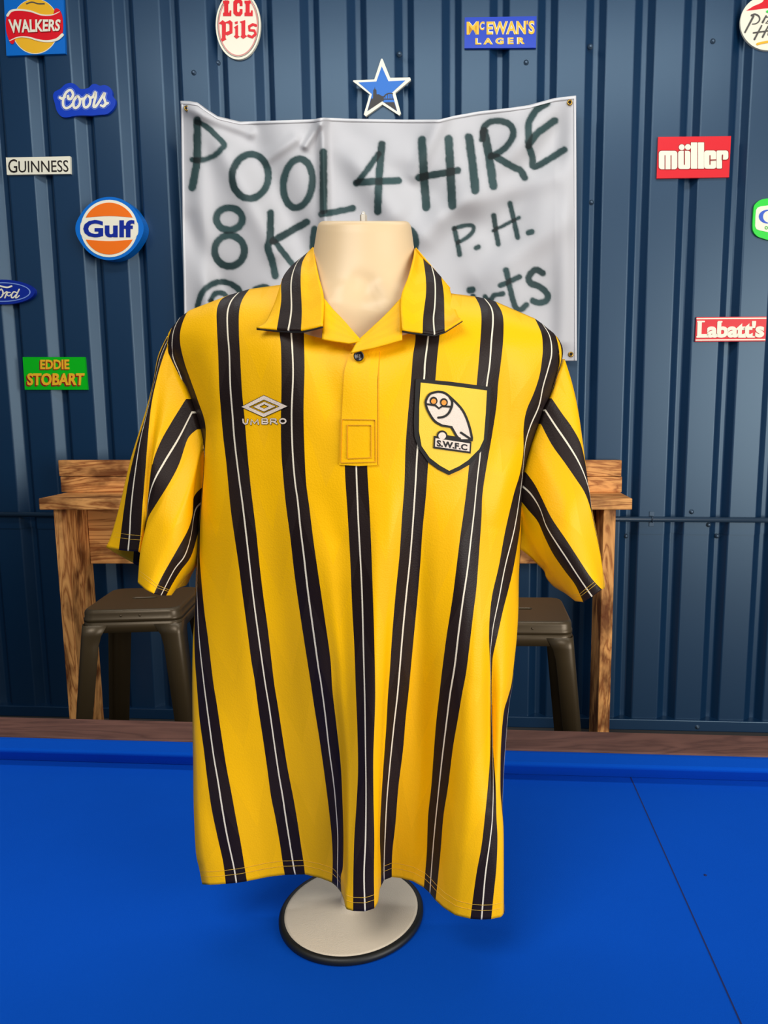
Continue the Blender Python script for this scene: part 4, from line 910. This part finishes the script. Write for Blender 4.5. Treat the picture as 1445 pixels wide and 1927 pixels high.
# --- sleeves
def finish_sleeve(lines, us, dx, zdrop):
    L = []
    for l in lines:
        pts, (ya, yb, yc) = l; s = np.concatenate([[0], np.cumsum([math.hypot(b[0] - a[0], b[1] - a[1]) for a, b in zip(pts[:-1], pts[1:])])]); s /= s[-1]
        L.append([(p[0], p[1], float(np.interp(t, [0, .5, 1], [ya, yb, yc]))) for p, t in zip(pts, s)])
    Gs, su = uval_grid(L, us, 90, 6); smoothY(Gs, 8)
    P = to3d(Gs)
    ext = P[:, 0].copy(); ext[:, 0] += dx; ext[:, 1] += 0.012
    P = np.concatenate([ext[:, None], P], 1)
    Q = P.copy(); nuS, nvS = P.shape[:2]
    for i in range(nuS):
        q = i / (nuS - 1); s_ = math.sin(math.pi * q) ** 0.6 if 0 < q < 1 else 0
        for j in range(nvS):
            edge = P[0, j, 1] * (1 - q) + P[-1, j, 1] * q
            Q[i, j, 1] = edge + s_ * 0.055 * (0.4 + 0.6 * j / nvS)
            Q[i, j, 2] -= zdrop * (math.sin(math.pi * q / .62) ** 0.8 if 0 < q < .62 else 0) * (j / nvS) ** 6
    V = [Vector(p) for p in P.reshape(-1, 3)] + [Vector(p) for p in Q.reshape(-1, 3)]
    nn = nuS * nvS
    F = [(i * nvS + j, i * nvS + j + 1, (i + 1) * nvS + j + 1, (i + 1) * nvS + j) for i in range(nuS - 1) for j in range(nvS - 1)]
    F += [tuple(nn + a for a in f[::-1]) for f in F]
    UV = [(su[i], 1 - j / nvS * .25) for i in range(nuS) for j in range(nvS)] + [(-su[i], 1 - j / nvS * .25) for i in range(nuS) for j in range(nvS)]
    o = mobj('sleeve', V, F, FAB, shirt, smooth=True, uvs=UV)
    md = o.modifiers.new('s', 'SOLIDIFY'); md.thickness = 0.0012; md.offset = 0
    return P, o
SL = [
 ([(315, 633), (298, 670), (289.5, 716), (278, 762), (262, 814), (245, 870), (229, 938.6), (211, 1004), (200, 1030)], (1.11, 1.11, 1.11)),
 ([(315, 635), (299, 672), (290, 716), (276, 778), (259, 834), (244, 896), (234, 958), (227.4, 1010), (224, 1035)], (1.10, 1.09, 1.085)),
 ([(315.5, 640), (302, 673), (292, 716), (277, 778), (264, 830), (253.6, 896), (247, 955), (244.5, 1002), (241.5, 1037)], (1.10, 1.08, 1.07)),
 ([(316, 648), (306, 675), (296, 710), (285, 762), (278, 830), (273, 896), (268, 958), (265.5, 1001), (261, 1038)], (1.10, 1.075, 1.06)),
 ([(316, 665), (306, 700), (297, 760), (289, 830), (282, 900), (275, 965), (269, 1010), (263, 1040)], (1.10, 1.08, 1.065)),
 ([(330, 706), (316, 750), (302, 805), (288, 865), (280, 930), (274, 980), (269, 1015), (264, 1041)], (1.095, 1.06, 1.075)),
 ([(350, 751), (322, 796), (301, 834), (287, 873), (280, 929), (275, 978), (270, 1012), (265, 1042)], (1.09, 1.06, 1.08)),
 ([(361, 776), (337, 824), (311, 866.6), (291, 902.6), (281, 935), (276.5, 978), (272, 1015), (266, 1048)], (1.09, 1.055, 1.085)),
 ([(370.5, 808), (353, 826), (337, 873), (317, 912), (295, 948), (279, 976), (273, 1008), (267, 1058)], (1.09, 1.05, 1.085)),
 ([(373, 815), (356, 850), (340, 885), (319, 925), (297, 962), (279, 992), (270, 1014), (264, 1045), (260, 1097)], (1.09, 1.045, 1.045)),
 ([(379, 835), (369, 880), (349, 940), (325, 990), (302, 1040), (285, 1080), (275, 1110)], (1.09, 1.035, 1.02)),
 ([(381, 916), (364, 935), (361.5, 968), (353, 997), (333.7, 1033), (306, 1082), (289.5, 1117)], (1.09, 1.04, 1.02)),
 ([(379, 945), (366, 961.5), (358, 1010.5), (346.8, 1046.5), (327, 1072.6), (302.6, 1120)], (1.10, 1.05, 1.03)),
 ([(377.5, 978), (370, 1010.5), (358, 1048), (340, 1072.6), (325.5, 1095.5), (312, 1120.5)], (1.10, 1.06, 1.04)),
 ([(376, 1008), (368, 1045), (352, 1072), (336, 1096), (322, 1120)], (1.10, 1.07, 1.06)),
 ([(375, 1035), (373, 1055), (362, 1073), (349, 1086), (331, 1108)], (1.10, 1.10, 1.10)),
]
SU = [-.45, -.2, 0, .2, .4, .6, .8, 1, 1.2, 1.32, 1.55, 1.8, 2, 2.2, 2.35, 2.5]
PL_, ol = finish_sleeve(SL, SU, 0.006, 0.075)
SR = [
 ([(1062, 676), (1075, 717.7), (1086.6, 769), (1096, 833.5), (1104, 898), (1112, 952.5), (1122, 1004), (1130, 1049), (1137, 1100), (1136.5, 1108)], (1.11, 1.11, 1.11)),
 ([(1038, 750), (1057.7, 779), (1073.7, 801), (1090, 830), (1098, 859), (1103, 888), (1111, 950), (1121.5, 1004), (1129.5, 1049), (1136, 1106)], (1.09, 1.085, 1.10)),
 ([(1026, 772), (1044.8, 801), (1067, 833.5), (1086.6, 865.7), (1099.5, 894.6), (1108, 923.6), (1113, 962), (1121, 1005), (1129, 1049), (1136, 1107)], (1.09, 1.07, 1.09)),
 ([(1018, 798), (1038, 836.7), (1061, 869), (1083, 901), (1099.5, 927), (1110, 956), (1118, 992), (1126, 1030), (1131, 1060), (1135.5, 1108)], (1.09, 1.06, 1.085)),
 ([(1003, 836), (1020, 870), (1045, 915), (1070, 962), (1093, 1005), (1113, 1050), (1134, 1108)], (1.09, 1.045, 1.05)),
 ([(990, 889), (1006, 911), (1019, 936), (1038, 975), (1064, 1014), (1086.6, 1049), (1112, 1087.7), (1132, 1109.5)], (1.09, 1.04, 1.03)),
 ([(984, 915.5), (999.7, 930), (1016, 956), (1028.7, 991), (1048, 1023), (1067, 1052), (1090, 1087.7), (1114, 1122.5)], (1.09, 1.04, 1.03)),
 ([(982, 944.5), (996.5, 962), (1012.6, 981.5), (1025.5, 1010.5), (1041.6, 1042.6), (1064, 1075), (1083, 1100.5), (1098, 1133)], (1.09, 1.05, 1.035)),
 ([(980, 985), (992, 1003), (1008, 1030), (1027, 1060), (1052, 1094), (1083, 1131)], (1.10, 1.075, 1.06)),
 ([(979, 1033), (996, 1046), (1012, 1062), (1024, 1074), (1029, 1088), (1042, 1103), (1064, 1116)], (1.10, 1.10, 1.10)),
]
SRU = [-.8, -.2, 0, .2, .5, .8, 1, 1.2, 1.45, 1.75]
PR_, orr = finish_sleeve(SR, SRU, -0.006, 0.0)
for Pp in (PL_, PR_):
    seam('cuff_stitch', Pp, 0.925, 2, -4, 0.00032, 0.001); seam('cuff_stitch', Pp, 0.945, 2, -4, 0.00032, 0.001)

# --- collar
def flap(lines, us, nm, m=FAB, lab=None):
    Gs, su = uval_grid(lines, us, 30, 5); smoothY(Gs, 3)
    P = to3d(Gs); o = grid_mesh(nm, P, su, m, shirt)
    md = o.modifiers.new('s', 'SOLIDIFY'); md.thickness = 0.0025; md.offset = 0
    return P
CL = [[(532, 528, 1.09), (522, 560, 1.05), (512, 585, 1.02), (499, 608, 1.005), (482.5, 617, .998)],
      [(570, 484, 1.09), (547, 504, 1.075), (531, 530, 1.05), (529.7, 569, 1.02), (521.5, 621, .992)],
      [(575, 480, 1.09), (559, 497, 1.07), (549, 530, 1.04), (549, 585, 1.005), (543, 622.5, .985)],
      [(580, 476, 1.09), (569, 497, 1.06), (566.4, 530, 1.03), (568.7, 585, 1.0), (567, 622.6, .98)],
      [(585, 472, 1.09), (580, 510, 1.045), (584, 560, 1.01), (588, 618, .976)],
      [(591, 467, 1.09), (593, 487, 1.06), (599.6, 520, 1.03), (609, 561, 1.0), (607, 613, .975)]]
PCL = flap(CL, [-.8, -.2, 0, .2, .5, .75], 'collar')
CRR = [[(780.5, 468, 1.09), (779, 484, 1.06), (768.8, 520, 1.03), (754, 562, 1.0), (756.4, 621.6, .975)],
       [(786, 477, 1.09), (784, 520, 1.045), (777, 570, 1.005), (776, 625, .978)],
       [(795, 487.6, 1.09), (799.7, 520, 1.06), (800.6, 552.6, 1.03), (795.5, 595, 1.0), (794.8, 627, .98)],
       [(811, 502, 1.09), (817.5, 530, 1.065), (817.5, 572, 1.03), (815, 601, 1.01), (817.5, 629.5, .985)],
       [(829, 522, 1.09), (833.8, 552.6, 1.06), (835.4, 585, 1.03), (837, 623, .99)],
       [(845, 544, 1.09), (853, 572, 1.06), (861.5, 596, 1.02), (869.6, 602, 1.0)]]
PCR = flap(CRR, [-.75, -.5, -.2, 0, .2, .8], 'collar')
for Pc in (PCL, PCR):
    pts = [Vector(Pc[i, -1]) for i in range(Pc.shape[0])]
    tube('collar_edge', [p + Vector((0, 0.002, -0.0012)) for p in pts], 0.0014, BLACK, shirt, 6)
flap([[(609, 561, 1.003), (607, 600, .99), (606, 639, .983)], [(627, 583, .999), (629, 615, .99), (632, 643.5, .983)], [(645, 601, .995), (651, 625, .988), (657, 647, .981)], [(677, 638, .985), (677, 640, .984), (678, 643, .981)]], [.5, .5, .5, .5], 'collar_facing', FABY)
flap([[(754, 562, 1.003), (756, 600, .99), (757, 640, .983)], [(735, 583, .998), (732, 615, .988), (730, 648, .98)], [(717, 601, .993), (706, 630, .985), (700, 656, .976)], [(697, 620, .99), (688, 640, .983), (680, 660, .976)], [(677.7, 638, .985), (668, 650, .98), (660, 665, .976)]], [.5] * 5, 'collar_facing', FABY)
# back of the collar around the neck
V = []; nb = 28
tl = atY(591, 467, 1.09); trr = atY(780.5, 468, 1.09); ol_ = atY(532, 528, 1.09); or_ = atY(845, 544, 1.09)
for k in range(nb + 1):
    f = k / nb; a = math.pi * f
    for (A, B, dd, dz) in ((tl, trr, 0.085, 0.012), (ol_, or_, 0.125, -0.0)):
        c = (A + B) / 2; h = (B - A) / 2
        V.append(Vector((c.x - h.x * math.cos(a), A.y + dd * math.sin(a), A.z * (1 - f) + B.z * f + dz * math.sin(a) * 0)))
F = [(2 * k, 2 * k + 1, 2 * k + 3, 2 * k + 2) for k in range(nb)]
o = mobj('collar_back', V, F, FABY, shirt, smooth=True, uvs=[(0.5, 0.5)] * len(V)); md = o.modifiers.new('s', 'SOLIDIFY'); md.thickness = 0.0025

# --- placket, button, badge, maker's mark
pk = [(661, 660), (655, 673), (648, 699), (645.5, 740), (643.5, 780), (638, 874.6), (675, 877), (710, 875), (710, 800), (710, 715), (714, 660), (690, 655)]
plk = Sh().poly(pk).build('placket', FABY, shirt, bodymap, 0.0032, 0.0002, 10)
s = Sh()
for q in ([(643, 789), (706, 790), (707, 869), (641, 871), (643, 789)], [(653.5, 800), (698.5, 800), (698.5, 861), (653.5, 863), (653.5, 800)]):
    for a, b in zip(q[:-1], q[1:]):
        L = math.hypot(b[0] - a[0], b[1] - a[1]); n = int(L / 4.2)
        for k in range(n):
            f0, f1 = (k + .12) / n, (k + .88) / n
            s.stroke([(a[0] + (b[0] - a[0]) * f0, a[1] + (b[1] - a[1]) * f0), (a[0] + (b[0] - a[0]) * f1, a[1] + (b[1] - a[1]) * f1)], 1.5)
GOLDT = mat('amber_thread', (226, 160, 8), rough=0.7)
s.build('box_stitch', GOLDT, plk, bodymap, 0.0044, 0.003)
Sh().stroke([(714.5, 662), (711.5, 715), (711.5, 874)], 1.3).build('placket_edge', GOLDT, plk, bodymap, 0.0024, 0.0004, 12)
bp = bodymap(675, 670, 0.0085); dn = (CAM - bp).normalized()
Rb = dn.to_track_quat('Z', 'Y').to_matrix()
bt = lathe('button', [(0.0062, 0), (0.0068, 0.001), (0.0066, 0.0026), (0.0052, 0.0026), (0.0045, 0.0018)], bp, mat('black_button', (34, 30, 32), rough=0.25), shirt, n=24, axis=Rb)
for (a, b) in ((-.0012, -.0012), (.0012, -.0012), (-.0012, .0012), (.0012, .0012)):
    lathe('thread_hole', [(0.0006, 0.0015), (0.0006, 0.0021)], bp + Rb @ Vector((a, b, 0)), THRW, bt, n=8, axis=Rb)
KS = (770, 700, 9.03)
outl = cr([(110, 135), (125, 118), (180, 118), (700, 165), (1350, 250), (1382, 275), (1375, 600), (1350, 900), (1320, 1150), (1230, 1340), (1050, 1560), (860, 1670), (680, 1750), (500, 1660), (320, 1530), (160, 1300), (90, 1100), (78, 850), (95, 450)], *KS)
inn = cr([(195, 180), (700, 235), (1320, 315), (1300, 700), (1265, 1150), (1190, 1310), (1000, 1500), (850, 1600), (680, 1680), (520, 1590), (350, 1460), (210, 1260), (165, 1000), (170, 600)], *KS)
bdg = Sh().poly(outl).build('badge', BLACK, shirt, bodymap, 0.003, 0.0004, 9); bdg['label'] = 'shield badge with black border'
Sh().poly(inn).build('badge_field', THRY, bdg, bodymap, 0.0038, 0.002, 9)
def bd(nm, s, m, top, me=7): s.build(nm, m, bdg, bodymap, top, top - 0.001, me)
ow = catmull(cr([(495, 335), (360, 370), (290, 470), (285, 560), (330, 680), (430, 830), (560, 910)], *KS), 4) + cr([(720, 935), (800, 1080), (870, 1160), (1075, 1160)], *KS) + catmull(cr([(1075, 1160), (1030, 950), (960, 750), (870, 600), (700, 430), (600, 355), (495, 335)], *KS), 4)[1:-1]
bd('owl', Sh().poly(ow), THRW, 0.0046)
s = Sh().stroke(ow, 4.2, closed=True, smooth=False)
s.stroke(cr([(690, 430), (728, 500), (722, 590), (670, 700), (590, 760), (495, 775)], *KS), 4.2).stroke(cr([(300, 545), (450, 570), (505, 620), (560, 582), (715, 590)], *KS), 3.6, smooth=False)
s.stroke(cr([(880, 1030), (1060, 1150)], *KS), 4).stroke(cr([(650, 1105), (850, 1140)], *KS), 7)
for (x, y) in ((415, 490), (590, 515)): s.poly(cr(ell(x, y, 66, 70, 22), *KS))
s.poly(cr(ell(560, 1085, 92, 92, 24), *KS))
s.poly(cr([(420, 1085), (1058, 1185), (1045, 1387), (408, 1297)], *KS))
bd('owl_outline', s, BLACK, 0.0053)
s = Sh().poly(cr([(445, 1125), (1030, 1215), (1022, 1352), (438, 1268)], *KS)).poly(cr(ell(560, 1085, 65, 60, 20), *KS))
bd('owl_plinth', s, THRW, 0.0060)
s = Sh()
for (x, y) in ((415, 498), (590, 520)): s.poly(cr(ell(x, y, 44, 44, 18), *KS))
bd('owl_eyes', s, THRO, 0.0060)
bd('badge_lettering', Sh().text('S.W.F.C', cr([(470, 1152), (990, 1232), (985, 1335), (470, 1262)], *KS), 0.035), BLACK, 0.0067)
# diamond mark and lettering
KS = (440, 720, 12.04)
def dia(g, a):
    (L, T_, R_, B_) = a; return cr([(L[0] - g * 2.2, L[1]), (T_[0], T_[1] - g), (R_[0] + g * 2.2, R_[1]), (B_[0], B_[1] + g)], *KS)
d1 = ((175, 550), (680, 292), (1210, 537), (675, 780)); d2 = ((335, 550), (680, 385), (1040, 540), (675, 700)); d3 = ((440, 550), (685, 436), (940, 540), (680, 655)); d4 = ((580, 545), (690, 490), (795, 540), (685, 592))
UQ = cr([(165, 815), (1200, 800), (1200, 940), (175, 965)], *KS)

def umbro(w):
    s = Sh()
    for p in ([(205, 830), (215, 905), (255, 940), (300, 925), (318, 832)], [(385, 945), (398, 838), (470, 925), (540, 835), (555, 942)], [(640, 930), (640, 822), (745, 822), (762, 848), (745, 874), (650, 876), (755, 880), (770, 905), (750, 930), (640, 930)], [(832, 935), (835, 822), (940, 825), (958, 850), (940, 878), (850, 880)], [(890, 882), (975, 932)]): s.stroke(cr(p, *KS), w, smooth=False)
    s.stroke(cr(ell(1108, 872, 68, 52, 20), *KS), w, closed=True, smooth=False); return s
mk = umbro(3.9).poly(dia(12, d1), [dia(-10, d2)]).poly(dia(10, d3), [dia(-10, d4)]).build('chest_logo', BLACK, shirt, bodymap, 0.0016, 0.0003, 6)
mk['label'] = 'embroidered double diamond with cream lettering'
umbro(2.7).poly(dia(0, d1), [dia(0, d2)]).poly(dia(0, d3), [dia(0, d4)]).build('logo_thread', THRW, mk, bodymap, 0.0024, 0.001, 6)
